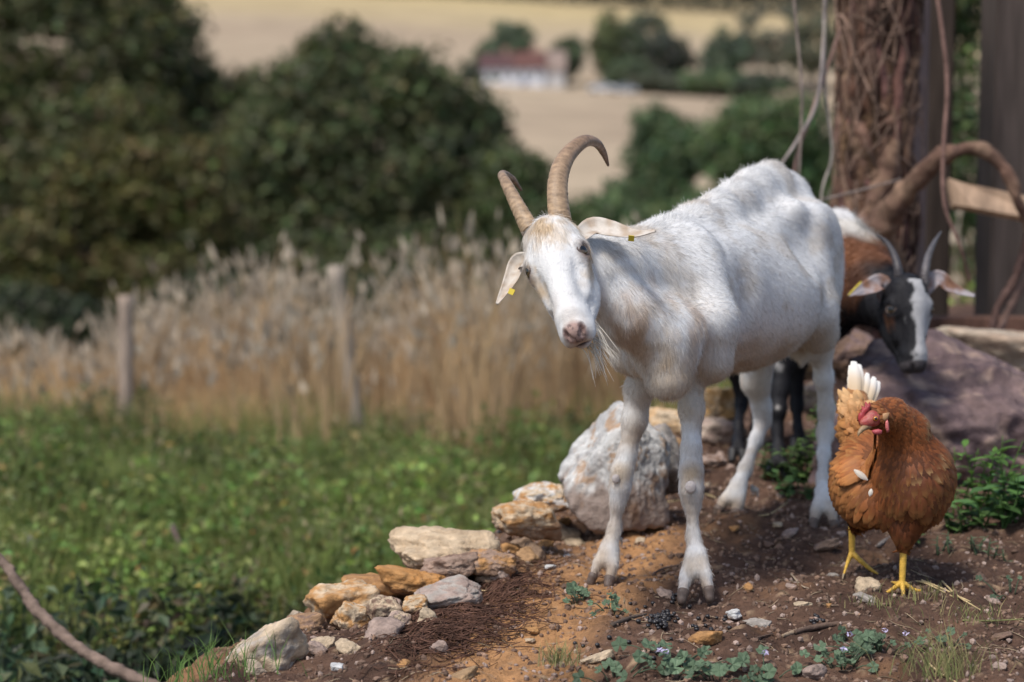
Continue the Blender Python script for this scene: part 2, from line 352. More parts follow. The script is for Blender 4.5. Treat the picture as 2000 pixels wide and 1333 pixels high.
P = np.column_stack([xs, ys, zb + rg.uniform(0, 1, n) ** .7 * hh]); V, T, c = leaves(P, 1.3, A([.038, .046, .036]), rg=rg)
tag(build('woodland', V, T, M_leaf, None, c, smooth=False), 'dark distant wood along the crest of the hill', 'woodland', kind='stuff')

# house on the far hill
hx0, hx1 = at(940, 150, 385)[0], at(1100, 150, 385)[0]
hc = (hx0 + hx1) / 2; hy = 379.; hz = float(gz(hc, hy)) - .3
house = empty('farmhouse', (hc, hy, hz), 'long white farmhouse with red tiled roofs on the far hillside', 'house')
def box(x0, x1, y0, y1, z0, z1):
    V = A([[x, y, z] for x in (x0, x1) for y in (y0, y1) for z in (z0, z1)])
    return V, np.array([[0, 1, 3, 2], [4, 6, 7, 5], [0, 4, 5, 1], [2, 3, 7, 6], [0, 2, 6, 4], [1, 5, 7, 3]])
def gable(x0, x1, y0, y1, z0, zr, ov=.35, t=.18, hip=.0):
    ym = (y0 + y1) / 2
    V = A([[x0 - ov, y0 - ov, z0 - .2], [x1 + ov, y0 - ov, z0 - .2], [x1 + ov - hip, ym, zr], [x0 - ov + hip, ym, zr], [x0 - ov, y1 + ov, z0 - .2], [x1 + ov, y1 + ov, z0 - .2]])
    V = np.vstack([V, V - [0, 0, t]])
    Fq = np.array([[0, 1, 2, 3], [3, 2, 5, 4], [6, 9, 8, 7], [9, 10, 11, 8], [0, 6, 7, 1], [4, 5, 11, 10]])
    Ft = np.array([[0, 3, 9, 6], [3, 4, 10, 9], [1, 7, 8, 2], [2, 8, 11, 5]])
    return V, np.vstack([Fq, Ft])
zh = hz + 3.4
V, Fc, c = join([(*box(hx0, hx1 - 3.2, hy, hy + 6, hz, zh), A([.60, .61, .65])), (*box(hx1 - 3.1, hx1, hy + .6, hy + 8, hz, zh - .3), A([.50, .48, .47]))]); build('wall', V, Fc, M_wall, house, c, smooth=False)
xm = hx0 + (hx1 - hx0) * .42
for (a, b_, zz, cc) in ((hx0, xm - .05, 1.9, [.085, .045, .045]), (xm + .05, hx1 - 3.2, 2.3, [.115, .055, .046])):
    V, Fc = gable(a, b_, hy, hy + 6, zh, zh + zz); ro = build('roof', V, Fc, M_wall, house, A(cc), smooth=False)
    V, Fc = box(b_ - 1.9, b_ - 1.1, hy + 2.6, hy + 3.4, zh + zz - .5, zh + zz + 1.1); build('chimney', V, Fc, M_wall, ro, A([.33, .2, .16]), smooth=False)
V, Fc = gable(hx1 - 3.1, hx1, hy + .6, hy + 8, zh - .3, zh + 2.4); build('roof', V, Fc, M_wall, house, A([.24, .18, .15]), smooth=False)
for i in range(5):
    wx = hx0 + 1.1 + i * (hx1 - hx0 - 5) / 4.6
    V, Fc = box(wx, wx + .95, hy - .06, hy + .02, hz + 1.5, hz + 2.75); wf = build('window', V, Fc, M_wall, house, A([.75, .75, .75]), smooth=False)
    V, Fc = box(wx + .1, wx + .85, hy - .09, hy - .062, hz + 1.6, hz + 2.65); build('pane', V, Fc, M_eye, wf, A([.03, .035, .045]), smooth=False)
V, Fc = box(hx0 + 6.4, hx0 + 7.3, hy - .05, hy + .02, hz + .2, hz + 2.3); build('door', V, Fc, M_wall, house, A([.2, .22, .3]), smooth=False)
# parked vehicles beside the hedge
def car(px, d, colr, lb, rz=0.):
    b = gb(px, d); o = empty('parked_car', b, lb, 'car', 'vehicles parked by the far hedgerow')
    prof = A([[-2.1, .35], [-2.1, .85], [-1.9, 1.0], [-1.2, 1.05], [-.7, 1.5], [.9, 1.52], [1.5, 1.05], [2.05, .95], [2.1, .35]])
    n_ = len(prof); V = np.vstack([np.column_stack([prof[:, 0], np.full(n_, y_), prof[:, 1]]) for y_ in (-.85, .85)]) + A(b)
    Q = np.array([[i, i + 1, n_ + i + 1, n_ + i] for i in range(n_ - 1)] + [[n_ - 1, 0, n_, 2 * n_ - 1]])
    build('body', V, [Q, np.array([list(range(n_))[::-1]]), np.array([list(range(n_, 2 * n_))])], M_wall, o, A(colr), smooth=False)
    V, Fc = box(b[0] - .75, b[0] + .95, b[1] - .88, b[1] - .853, b[2] + 1.08, b[2] + 1.42); build('window', V, Fc, M_eye, o, A([.03, .03, .04]), smooth=False)
    for sx in (-1.3, 1.3):
        for sy in (-.8, .8):
            P0 = A(b) + [sx, sy, .33]; V, Fc = tube([P0 - [0, .1, 0], P0 + [0, .1, 0]], .33, 2, 14); build('wheel', V, Fc, M_wall, o, A([.02, .02, .02]))
car(1172, 380, [.5, .52, .56], 'white car left of the pair parked by the far hedgerow'); car(1215, 381, [.35, .38, .42], 'grey car right of the pair parked by the far hedgerow')

# ------------------------------------------------------------- meadow weeds, nettles, dry grass
def meadow_ok(x, y): return edge(x, y) < -.12
rg = np.random.default_rng(5)
def weedmass(name, label, n, y0, y1, h0, h1, size, c1, c2, seed, power=1.4, xr=.27, yellow=0.):
    rg = np.random.default_rng(seed); y = rg.uniform(y0, y1, n); x = rg.uniform(-xr, xr, n) * (y + .5); k = ((edge(x, y) < -.34) & ((y > 6.2) | (x < -.42))) | (y > 9.5); x, y = x[k], y[k]; n = len(x)
    P2 = np.column_stack([x, y]); dens = fbm(P2, 1.4, 3, seed); hh = h0 + (h1 - h0) * np.clip(.5 + .9 * fbm(P2, 2.2, 3, seed + 1), 0, 1.3)
    keep = rg.uniform(size=n) < np.clip(.65 + dens, .1, 1); x, y, hh, P2 = x[keep], y[keep], hh[keep], P2[keep]; n = len(x)
    z = gz(x, y, False) + hh * rg.uniform(0, 1, n) ** (1 / power)
    t = np.clip(.5 + 1.1 * fbm(P2, 1.7, 3, seed + 2), 0, 1); cc = mixc(np.tile(A(c1), (n, 1)), c2, t); cc = cc * (1 + .9 * np.clip(fbm(P2, .75, 3, seed + 5), -.6, .6))[:, None]; cc = mixc(cc, [.20, .17, .08], np.clip(fbm(P2, 1.3, 3, seed + 6) * 1.5 - .05, 0, .65))
    if yellow: cc[rg.uniform(size=n) < yellow] = A([.26, .17, .05])
    V, T, c = leaves(np.column_stack([x, y, z]), size, cc, up=.55, rg=rg)
    # upright stems
    m = n // 14; i = rg.choice(n, m, replace=False); b = np.column_stack([x[i], y[i], gz(x[i], y[i], False)]); tp = b + np.column_stack([rg.normal(size=(m, 2)) * .04, hh[i] * 1.05])
    wv = A([.003, 0, 0]); SV = np.stack([b - wv, b + wv, tp + wv * .4, tp - wv * .4], 1).reshape(-1, 3); SQ = np.arange(m * 4).reshape(-1, 4)
    Vj, Fj, Cj = join([(V, T, c), (SV, SQ, A(c1) * 1.2)])
    return tag(build(name, Vj, Fj, M_leaf, None, Cj, smooth=False), label, name.replace('_', ' '), kind='stuff')
weedmass('meadow_weeds', 'bright green weeds filling the meadow between the mound and the dry grass', 120000, 5.9, 11.3, .06, .34, .036, [.13, .165, .046], [.22, .295, .075], 61, yellow=.03)
weedmass('nettle_patch', 'dark blue green nettles low down at the left', 26000, 4.6, 6.15, .05, .30, .05, [.034, .052, .028], [.070, .105, .048], 62)
weedmass('undergrowth', 'brownish green undergrowth at the foot of the dry grass', 22000, 10.4, 12.6, .03, .28, .05, [.12, .125, .05], [.22, .20, .08], 63)
def grass_blades(n, xy, h, lean, wd, c1, c2, rg, head=0., hc=(.4, .33, .27)):
    x, y = xy; z = gz(x, y, False); n = len(x); b = np.column_stack([x, y, z]); hh = h * rg.uniform(.6, 1.15, n); a = rg.uniform(0, 2 * math.pi, n)
    ln = np.column_stack([np.cos(a), np.sin(a), np.zeros(n)]) * (lean * rg.uniform(.2, 1.5, n) * hh)[:, None]
    side = nrm(np.column_stack([np.ones(n), rg.normal(size=n) * .5, np.zeros(n)])) * (wd * rg.uniform(.6, 1.4, n))[:, None]
    m = b + ln * .3 + np.column_stack([np.zeros((n, 2)), hh * .55]); t = b + ln + np.column_stack([np.zeros((n, 2)), hh])
    V = np.stack([b - side, b + side, m + side * .8, m - side * .8, t], 1).reshape(-1, 3); i = np.arange(n) * 5
    Q = np.stack([i, i + 1, i + 2, i + 3], -1); T = np.stack([i + 3, i + 2, i + 4], -1)
    cc = mixc(np.tile(A(c1), (n, 1)), c2, rg.uniform(size=n)); cc = np.repeat(cc, 5, 0)
    parts = [(V, [Q, T], cc)]
    if head:
        k = rg.uniform(size=n) < head; tk = t[k]; dk = nrm(t[k] - m[k]); nk = len(tk); s = rg.uniform(1, 2.4, nk)[:, None] * (.055 if wd > .003 else .02); sd = nrm(side[k]) * rg.uniform(.008, .022, nk)[:, None] * (1 if wd > .003 else .3)
        HV = np.stack([tk - dk * s * .4, tk + sd, tk + dk * s * .6, tk - sd], 1).reshape(-1, 3)
        sd2 = nrm(np.cross(dk, sd)) * np.linalg.norm(sd, axis=1)[:, None]; HV2 = np.stack([tk - dk * s * .4, tk + sd2, tk + dk * s * .6, tk - sd2], 1).reshape(-1, 3)
        hcc = np.repeat(A(hc) * rg.uniform(.7, 1.2, (nk, 1)), 4, 0); parts += [(HV, np.arange(nk * 4).reshape(-1, 4), hcc), (HV2, np.arange(nk * 4).reshape(-1, 4), hcc)]
    return join(parts)
rg = np.random.default_rng(19); n = 30000; y = rg.uniform(6.1, 12.5, n); x = rg.uniform(-.26, .2, n) * y; k = meadow_ok(x, y) & (rg.uniform(size=n) < np.clip(.5 + 1.3 * fbm(np.column_stack([x, y]), 1.1, 3, 31), .1, 1)); x, y = x[k], y[k]
V, Fc, c = grass_blades(len(x), (x, y), np.clip(.26 + .2 * fbm(np.column_stack([x, y]), .8, 3, 33), .08, .6), .35, .0022, [.12, .17, .045], [.24, .26, .09], rg, .06, (.4, .33, .2))
tag(build('meadow_grass', V, Fc, M_dry, None, c, smooth=False), 'green and straw coloured grass blades growing through the meadow weeds', 'grass', kind='stuff')
rg = np.random.default_rng(9); n = 52000; y = rg.uniform(10.7, 17.5, n); x = rg.uniform(-.27, .2, n) * y
dn = fbm(np.column_stack([x * 2.2, y]), .9, 3, 21); px_ = x / y * F + 1000; hf = .62 + .38 * sstep(150, 420, px_) + .10 * sstep(600, 900, px_)
dn = dn + .8 * np.clip(fbm(np.column_stack([x * 3.2, y * .8]), 1.6, 2, 25), -.4, .8); k = rg.uniform(size=n) < np.clip(.07 + .85 * dn, .02, .8) * (.06 + .94 * sstep(11.3, 13.0, y + .9 * dn)) * (.5 + .5 * sstep(100, 400, px_)); x, y, hf, dn = x[k], y[k], hf[k], dn[k]
V, Fc, c = grass_blades(len(x), (x, y), hf * (.53 + .40 * np.clip(dn, -.6, 1.15)), .24, .0052, [.54, .37, .20], [.36, .25, .15], rg, .6, (.52, .44, .34))
tag(build('dry_grass', V, Fc, M_dry, None, c, smooth=False), 'tall straw coloured dry grass with seed heads round the fence posts', 'grass', kind='stuff')
# low golden band of shorter dry grass behind
n = 46000; y = np.where(rg.uniform(size=n) < .35, rg.uniform(11.6, 13.2, n), rg.uniform(15, 24, n)); x = rg.uniform(-.27, .2, n) * y
V, Fc, c = grass_blades(n, (x, y), np.where(y < 14, .24 + .1 * fbm(np.column_stack([x, y]), 1.5, 2, 6), .38), .3, .007, [.56, .39, .20], [.46, .31, .16], rg, 0)
tag(build('stubble_grass', V, Fc, M_dry, None, c, smooth=False), 'short golden grass behind the tall dry stems', 'grass', kind='stuff')

# fence posts in the grass
def post(x0, y0, x1, y1, d, rpx, lb, col, parent=None, seg=9):
    a, b = at(x0, y0, d), at(x1, y1, d); b = a + (b - a) * ((float(gz(b[0], b[1], False)) - .1 - a[2]) / (b[2] - a[2]))
    V, Fc = tube([b, (a + b) / 2, a], [pr(rpx, d)] * 3, 16, seg, wob=.08, seed=x0)
    o = build('fence_post', V, Fc, M_wood, None, A(col), loc=b); return tag(o, lb, 'fence post', 'wooden posts in the dry grass')
post(245, 577, 246, 800, 11.7, 15, 'upright pale fence post furthest left in the dry grass', [.30, .23, .18])
post(652, 520, 692, 790, 11.6, 16, 'leaning grey fence post in the middle of the dry grass', [.30, .25, .20])
post(1160, 560, 1162, 800, 12.8, 15, 'fence post behind the beard of the white goat', [.33, .27, .21])

# ------------------------------------------------------------- rocks
def rock(center, half, seed, cols, rot=(0, 0, 0), sub=5, sharp=9, name='rock', label=None, cat='rock', group=None, nplane=12, rough=.10, patch=2.2, parent=None, planes=None):
    rg = np.random.default_rng(seed); D, T = ico(sub); Np = nrm(rg.normal(size=(nplane, 3))); Np = np.vstack([Np, A([[0, 0, 1.]]) * 5 if nplane == 0 else A([[1, 0, 0], [-1, 0, 0], [0, 1, 0], [0, -1, 0], [0, 0, 1], [0, 0, -1]]) + rg.normal(size=(6, 3)) * .15]); Np = nrm(Np)
    hgt = rg.uniform(.78, 1.05, len(Np))
    if planes: Np = np.vstack([Np, [nrm([a_, b_, c_]) for a_, b_, c_, _ in planes]]); hgt = np.append(hgt, [q_[3] for q_ in planes])
    dp = D @ Np.T; q = np.maximum(dp, .02) / hgt; r = 1 / (q ** sharp).sum(1) ** (1 / sharp)
    r *= 1 + rough * fbm(D * 1., 1.6, 5, seed) + rough * .5 * np.abs(fbm(D, 5, 3, seed + 1)) - rough * .35 * np.clip(fbm(D, 3, 3, seed + 5), 0, 1)
    V = D * r[:, None] * A(half); V = V @ rotm(*rot).T
    t = fbm(D, patch, 4, seed + 2); c = mixc(np.tile(A(cols[0]), (len(D), 1)), cols[1], sstep(-.35, .45, t + .35 * fbm(D, 11, 3, seed + 12)))
    if len(cols) > 2: c = mixc(c, cols[2], sstep(.12, .6, fbm(D, patch * 1.3, 4, seed + 3) + .3 * fbm(D, 12, 3, seed + 13)))
    c = c * (1 + .18 * fbm(D, 9, 3, seed + 4))[:, None]
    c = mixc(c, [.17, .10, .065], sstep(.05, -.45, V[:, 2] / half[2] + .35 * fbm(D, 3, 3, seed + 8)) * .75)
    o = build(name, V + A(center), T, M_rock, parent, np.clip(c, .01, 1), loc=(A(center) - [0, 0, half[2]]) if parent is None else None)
    if label: tag(o, label, cat, group)
    return o
CREAM, ORNG, GREY, BRN, PINK, WHT, PURP, DKP = [.50, .385, .26], [.40, .21, .08], [.34, .30, .26], [.19, .12, .085], [.34, .25, .205], [.56, .55, .53], [.17, .115, .108], [.105, .07, .072]
GR = 'stones along the edge of the mound'
def prock(px, py, d, hx, hz_, seed, cols, rot, lb, hy_=None, **k):
    """rock by photo position: half width and height in photo pixels at depth d"""
    return rock(at(px, py, d), (pr(hx, d), pr(hy_ or hx * .8, d), pr(hz_, d)), seed, cols, rot, label=lb, **k)
prock(1875, 880, 5.55, 275, 200, 4, [PURP, DKP, [.33, .23, .18]], (.25, .18, .1), 'huge purple brown boulder behind the hen', hy_=230, sub=6, rough=.15, name='boulder', cat='boulder', sharp=8, patch=3.2)
prock(1985, 700, 6.35, 150, 58, 12, [[.40, .33, .25], [.34, .25, .18]], (0, .1, .1), 'pale flat boulder at the right edge behind the purple one', name='boulder', cat='boulder')
prock(1198, 912, 4.93, 112, 125, 33, [[.50, .49, .47], [.36, .35, .34], [.36, .25, .17]], (0, 0, 0), 'large white boulder with orange stains behind the front hoof', sub=6, name='boulder', cat='boulder', rough=.12, nplane=0, hy_=80, sharp=16, patch=1.7,
      planes=[(-.70, -.2, .71, .50), (.6, 0, .8, .85), (1, 0, 0, .9), (-1, 0, -.1, .95), (-.7, 0, -.7, .85), (0, 0, -1, .9), (-.1, -.95, .3, .7), (.6, -.8, .1, .72), (0, 1, 0, .8)])
prock(1285, 895, 5.1, 55, 75, 34, [[.30, .27, .25], GREY], (0, -.2, .4), 'grey rock leaning on the right of the white boulder', group=GR)
R = [(1022, 1008, 4.72, 62, 34, [CREAM, ORNG], (0, .1, .3), 'cream and orange stone left of the white boulder'),
     (1060, 968, 4.92, 58, 30, [CREAM, WHT, ORNG], (0, -.15, .1), 'flat topped pale stone touching the white boulder'),
     (865, 1072, 4.52, 92, 42, [CREAM, [.42, .31, .20]], (0, .08, .2), 'big rounded cream stone on the mound edge'),
     (878, 1103, 4.44, 52, 25, [[.30, .21, .16], BRN], (0, .05, .1), 'smooth brown stone in front of the big cream one'),
     (960, 1092, 4.48, 45, 24, [[.28, .19, .14], ORNG], (0, .2, .5), 'brown stone right of the smooth brown one'),
     (668, 1172, 4.33, 62, 44, [ORNG, CREAM], (0, -.1, .4), 'orange boulder with a pale broken left end'),
     (735, 1150, 4.42, 60, 32, [ORNG, [.30, .16, .07]], (.1, 0, .2), 'orange stone behind the brown smooth one, earth covered'),
     (812, 1135, 4.40, 56, 28, [[.40, .19, .06], ORNG], (0, .05, 0), 'bright orange lump of clay beside the pale slab'),
     (872, 1160, 4.28, 72, 24, [PINK, GREY], (.1, -.12, .1), 'long pinkish grey slab lying above the root mat'),
     (690, 1205, 4.22, 40, 32, [CREAM, ORNG], (0, .3, .6), 'knobbly cream stone under the orange boulder'),
     (748, 1190, 4.20, 32, 34, [CREAM, BRN], (.4, 0, .2), 'upright hollow tan stone beside the knobbly one'),
     (778, 1212, 4.14, 22, 24, [PINK, CREAM], (0, .5, 0), 'small pink wedge stone below the slab'),
     (812, 1180, 4.2, 26, 18, [CREAM, ORNG], (0, -.3, 0), 'small cream stone tucked under the slab left end'),
     (528, 1276, 4.00, 76, 60, [[.36, .31, .26], CREAM, [.30, .22, .15]], (0, -.35, .2), 'weathered grey stone like a bone at the lower left corner of the mound'),
     (1308, 825, 5.55, 50, 34, [CREAM, [.46, .30, .16]], (0, .1, 0), 'tan stone seen between the two front legs'),
     (1398, 795, 6.1, 52, 44, [[.42, .25, .10], CREAM], (0, -.1, 0), 'orange stone seen under the belly'),
     (1405, 842, 6.0, 48, 36, [[.42, .33, .26], PINK], (0, .4, .3), 'pale angular stone below the orange one under the belly'),
     (1330, 880, 5.35, 42, 28, [BRN, [.33, .2, .1]], (0, .1, .3), 'brown stone between the front legs, low down'),
     (1585, 700, 6.1, 45, 40, [CREAM, GREY], (0, .1, 0), 'cream stone behind the udder'),
     (1590, 775, 6.0, 40, 34, [PINK, CREAM], (0, -.1, .2), 'pinkish stone left of the purple boulder, above the plants'),
     (1392, 900, 5.3, 24, 12, [BRN, PINK], (0, -.1, .2), 'thin brown stone in front of the dark hoof'),
     (1660, 690, 6.0, 55, 50, [BRN, PURP], (.2, .3, .2), 'brown rock between the leg and the dark head'),
     (600, 1222, 4.2, 40, 22, [[.30, .18, .1], BRN], (0, 0, .2), 'earth covered stone between the grey bone stone and the orange boulder'),
     (250, 1330, 5.6, 60, 20, [CREAM, GREY], (0, 0, .2), 'pale stone lying under the fallen branch'),
     (62, 1052, 8.0, 26, 18, [[.30, .28, .33], GREY], (0, .3, 0), 'lone grey stone in the meadow at far left')]
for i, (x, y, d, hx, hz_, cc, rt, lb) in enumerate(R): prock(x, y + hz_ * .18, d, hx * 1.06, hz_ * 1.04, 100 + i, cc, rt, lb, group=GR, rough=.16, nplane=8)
# single stones lying on the soil
GS = 'small stones lying on the bare soil'
ST = [(1432, 1196, 22, 12, WHT, 'white pebble in front of the near hoof'), (1484, 1216, 26, 12, GREY, 'grey half buried stone right of the white pebble'), (1378, 1240, 36, 22, ORNG, 'orange stone half sunk in the soil near the droppings'),
      (1594, 1305, 32, 24, PINK, 'tan stone among the mallow leaves at the bottom'), (1692, 1140, 34, 20, CREAM, 'cream stone between the two hen feet'), (1690, 1165, 28, 14, GREY, 'grey flat stone in front of the cream one between the hen feet'),
      (1162, 1284, 34, 12, CREAM, 'flat cream and orange stone near the bottom below the small mallow'), (858, 1262, 18, 22, PINK, 'upright pink stone in the root mat'), (658, 1300, 20, 10, WHT, 'white pebble at the lower left of the mound'),
      (786, 1296, 18, 9, ORNG, 'orange pebble below the root mat'), (1108, 1086, 15, 8, WHT, 'white pebble left of the far front hoof'), (1075, 1106, 18, 6, WHT, 'thin white chip left of the far front hoof'), (1040, 1085, 18, 9, CREAM, 'cream pebble at the mound edge'),
      (1298, 1158, 26, 12, PINK, 'flat pink stone just left of the near hoof'), (1460, 1145, 14, 9, ORNG, 'small orange stone right of the near hoof'), (1542, 1040, 24, 10, PINK, 'flat stone between the two hind hooves'), (1608, 1065, 36, 13, [.28, .19, .14], 'brown flat stone in front of the near hind hoof'),
      (1435, 1030, 13, 8, ORNG, 'orange chip below the far hind hoof'), (1520, 1024, 14, 7, CREAM, 'cream chip between the hind hooves'), (1502, 1062, 13, 8, BRN, 'dark brown pebble between front and hind hooves'), (1566, 1178, 17, 6, CREAM, 'thin cream flake on bare soil'),
      (1618, 1182, 7, 6, ORNG, 'tiny round orange pebble'), (1560, 1128, 11, 8, BRN, 'small brown stone left of the hen'), (1626, 1122, 12, 6, GREY, 'grey pebble left of the hen foot'), (1545, 1143, 12, 6, PINK, 'small pink stone centre of the soil'), (1940, 1170, 20, 8, PINK, 'pink stone at the right edge'),
      (1955, 1240, 22, 8, BRN, 'brown stone at the lower right edge'), (1950, 1300, 16, 9, PINK, 'pink pebble beside the grass tuft'), (1250, 1055, 16, 8, CREAM, 'cream pebble right of the far front leg'), (1225, 1020, 22, 8, GREY, 'grey stone behind the far front leg'), (1262, 1010, 20, 7, PINK, 'pink stone on the straw behind the front legs'),
      (1040, 1230, 14, 10, ORNG, 'orange lump on the sandy slope'), (1035, 1250, 12, 6, CREAM, 'cream pebble under the orange lump'), (900, 1320, 40, 14, [.33, .21, .11], 'tan stone at the bottom of the sandy slope'), (985, 1105, 14, 8, CREAM, 'cream pebble below the brown stone'), (1150, 1010, 16, 9, CREAM, 'cream chip below the white boulder')]
for i, (x, y, hx, hz_, c, lb) in enumerate(ST):
    P, d = ground(x, y + hz_ * .5); P = P + [0, .0, pr(hz_, d) * .15]
    rock(P, (pr(hx, d), pr(hx * .7, d), pr(hz_, d) * .8), 300 + i, [c, A(c) * .8], (rng.normal() * .15, rng.normal() * .15, rng.uniform(0, 3)), sub=4, name='stone', label=lb, cat='stone', group=GS, rough=.14, nplane=8)
rg2 = np.random.default_rng(88)
for i in range(34):
    t = rg2.uniform(); x = np.interp(t, [0, .25, .5, .75, 1], [560, 720, 860, 1010, 1110]) + rg2.normal() * 22; y = np.interp(t, [0, .25, .5, .75, 1], [1290, 1232, 1180, 1085, 1030]) + rg2.normal() * 22
    P, d = ground(x, y); r_ = rg2.uniform(.010, .026); cc = [CREAM, ORNG, PINK, [.40, .24, .12], [.3, .2, .13]][rg2.integers(0, 5)]
    rock(P + [0, 0, r_ * .1], (r_ * 1.25, r_, r_ * .75), 700 + i, [cc, A(cc) * .75], (rg2.normal() * .3, rg2.normal() * .3, rg2.uniform(0, 3)), sub=4, name='stone', label='small pale or ochre stone wedged between the bigger stones of the mound edge', cat='stone', group='small stones wedged along the mound edge', rough=.16, nplane=8)
# gravel and soil crumbs
def scatter(name, label, n, r0, r1, cols, seed, box_=(-.5, 1.35, 3.35, 6.6), sub=1, power=3., wfun=None):
    rg = np.random.default_rng(seed); x = rg.uniform(box_[0], box_[1], n); y = rg.uniform(box_[2], box_[3], n)
    s = edge(x, y); k = (s > -.08) & (np.abs(x) < .235 * y + .05)
    if wfun is not None: k &= rg.uniform(size=n) < wfun(x, y, s)
    x, y = x[k], y[k]; n = len(x); z = gq(x, y); D, T = ico(sub); r = r0 + (r1 - r0) * rg.uniform(size=n) ** power
    V = D[None] * (1 + .28 * rg.normal(size=(n, len(D), 1)) * .6) * (r[:, None, None] * rg.uniform(.55, 1.2, (n, 1, 3))); V = V + np.column_stack([x, y, z + r * .2])[:, None]
    C = A(cols)[rg.integers(0, len(cols), n)] * rg.uniform(.7, 1.2, (n, 1)); nc = near_col(np.column_stack([x, y, z])); 
    TT = (T[None] + (np.arange(n) * len(D))[:, None, None]).reshape(-1, 3)
    C = np.where((r < r0 + (r1 - r0) * .25)[:, None], nc * rg.uniform(.7, 1.25, (n, 1)), C)
    tag(build(name, V.reshape(-1, 3), TT, M_rock, None, np.repeat(C, len(D), 0), smooth=False, loc=(0, 0, 0)), label, 'gravel', kind='stuff')
scatter('gravel', 'loose gravel and crumbs of earth strewn over the mound', 60000, .0010, .0070, [BRN, [.24, .15, .10], BRN, [.16, .10, .07], [.13, .08, .055], PINK], 401, power=4.5)
scatter('rubble', 'stone chips gathered along the mound edge', 1900, .004, .018, [[.34, .27, .2], PINK, BRN, BRN, ORNG, [.2, .12, .08]], 402, sub=2, power=2., wfun=lambda x, y, s: np.exp(-(s / .16) ** 2) * .8 + .8 * ((y > 5.15) & (x < .95)) + .008)
# droppings
D, T = ico(2); Ps = []; rg = np.random.default_rng(11)
for (cx, cy, sx, sy, n_) in [(1290, 1218, 22, 12, 60), (1322, 1172, 18, 10, 8), (1275, 1205, 50, 25, 18), (1370, 1215, 45, 30, 14), (1596, 1214, 16, 8, 10), (1280, 1275, 30, 20, 7), (1180, 1262, 60, 14, 6), (990, 1040, 25, 12, 8)]:
    for _ in range(n_):
        P, d = ground(cx + rg.normal() * sx * .6, cy + rg.normal() * sy * .6); Ps.append(P + [0, 0, .003 + (rg.uniform(0, .006) if sx == 22 else 0)])
V = np.concatenate([D * A([.0042, .0042, .0036]) * rg.uniform(.75, 1.15) + p for p in Ps]); TT = np.concatenate([T + i * len(D) for i in range(len(Ps))])
M_drop = material('dropping', rough=.4, attr=True, spec=.5)
tag(build('droppings', V, TT, M_drop, None, A([.018, .015, .015]), loc=(0, 0, 0)), 'small round black goat droppings in a heap and scattered', 'droppings', kind='stuff')

# ------------------------------------------------------------- implicit surfaces for animals
class Sdf:
    def __init__(s): s.p = []
    def cone(s, a, b, ra, rb, k=.03): s.p.append(('c', A(a), A(b), float(ra), float(rb), k, 1)); return s
    def chain(s, pts, rs, k=.03):
        for i in range(len(pts) - 1): s.cone(pts[i], pts[i + 1], rs[i], rs[i + 1], k)
        return s
    def ell(s, c, r, ax=None, k=.03, sign=1): s.p.append(('e', A(c), A(r), np.eye(3) if ax is None else A(ax), 0, k, sign)); return s
    def cut(s, c, r, ax=None, k=.01): return s.ell(c, r, ax, k, -1)
    def cutcone(s, a, b, ra, rb, k=.006): s.p.append(('c', A(a), A(b), float(ra), float(rb), k, -1)); return s
    def mesh(s, lo, hi, h, O=np.zeros(3), M=np.eye(3)):
        """M rows = frame axes (world); lo/hi in frame coordinates"""
        lo = A(lo); n = np.ceil((A(hi) - lo) / h).astype(int) + 1; D = np.full(n, .05, np.float32); g = [lo[i] + h * np.arange(n[i]) for i in range(3)]
        for t, a, b, ra, rb, k, sg in s.p:
            if t == 'c': a_, b_ = M @ (a - O), M @ (b - O); m = max(ra, rb) + .05 + k; l_, h_ = np.minimum(a_, b_) - m, np.maximum(a_, b_) + m
            else: a_ = M @ (a - O); m = b.max() + .05 + k; l_, h_ = a_ - m, a_ + m
            i0 = np.clip(((l_ - lo) / h).astype(int), 0, n); i1 = np.clip(((h_ - lo) / h).astype(int) + 2, 0, n)
            if (i1 <= i0).any(): continue
            sl_ = tuple(slice(i0[i], i1[i]) for i in range(3)); X, Y, Z = np.meshgrid(*[g[i][sl_[i]].astype(np.float32) for i in range(3)], indexing='ij')
            if t == 'c':
                ba = b_ - a_; L2 = ba @ ba + 1e-12; u = np.clip(((X - a_[0]) * ba[0] + (Y - a_[1]) * ba[1] + (Z - a_[2]) * ba[2]) / L2, 0, 1)
                d = np.sqrt((X - a_[0] - u * ba[0]) ** 2 + (Y - a_[1] - u * ba[1]) ** 2 + (Z - a_[2] - u * ba[2]) ** 2) - (ra + (rb - ra) * u)
            else:
                R_ = ra @ M.T; p = [R_[i, 0] * (X - a_[0]) + R_[i, 1] * (Y - a_[1]) + R_[i, 2] * (Z - a_[2]) for i in range(3)]
                k0 = np.sqrt(sum((p[i] / b[i]) ** 2 for i in range(3))); k1 = np.sqrt(sum((p[i] / b[i] ** 2) ** 2 for i in range(3))) + 1e-9; d = k0 * (k0 - 1) / k1
            o = D[sl_]
            if sg > 0: hh = np.maximum(k - np.abs(o - d), 0) / k; D[sl_] = np.minimum(o, d) - hh * hh * k / 4
            else: d = -d; hh = np.maximum(k - np.abs(o - d), 0) / k; D[sl_] = np.maximum(o, d) + hh * hh * k / 4
        V, Q = surfnet(D, lo, h); return V @ M + O, Q
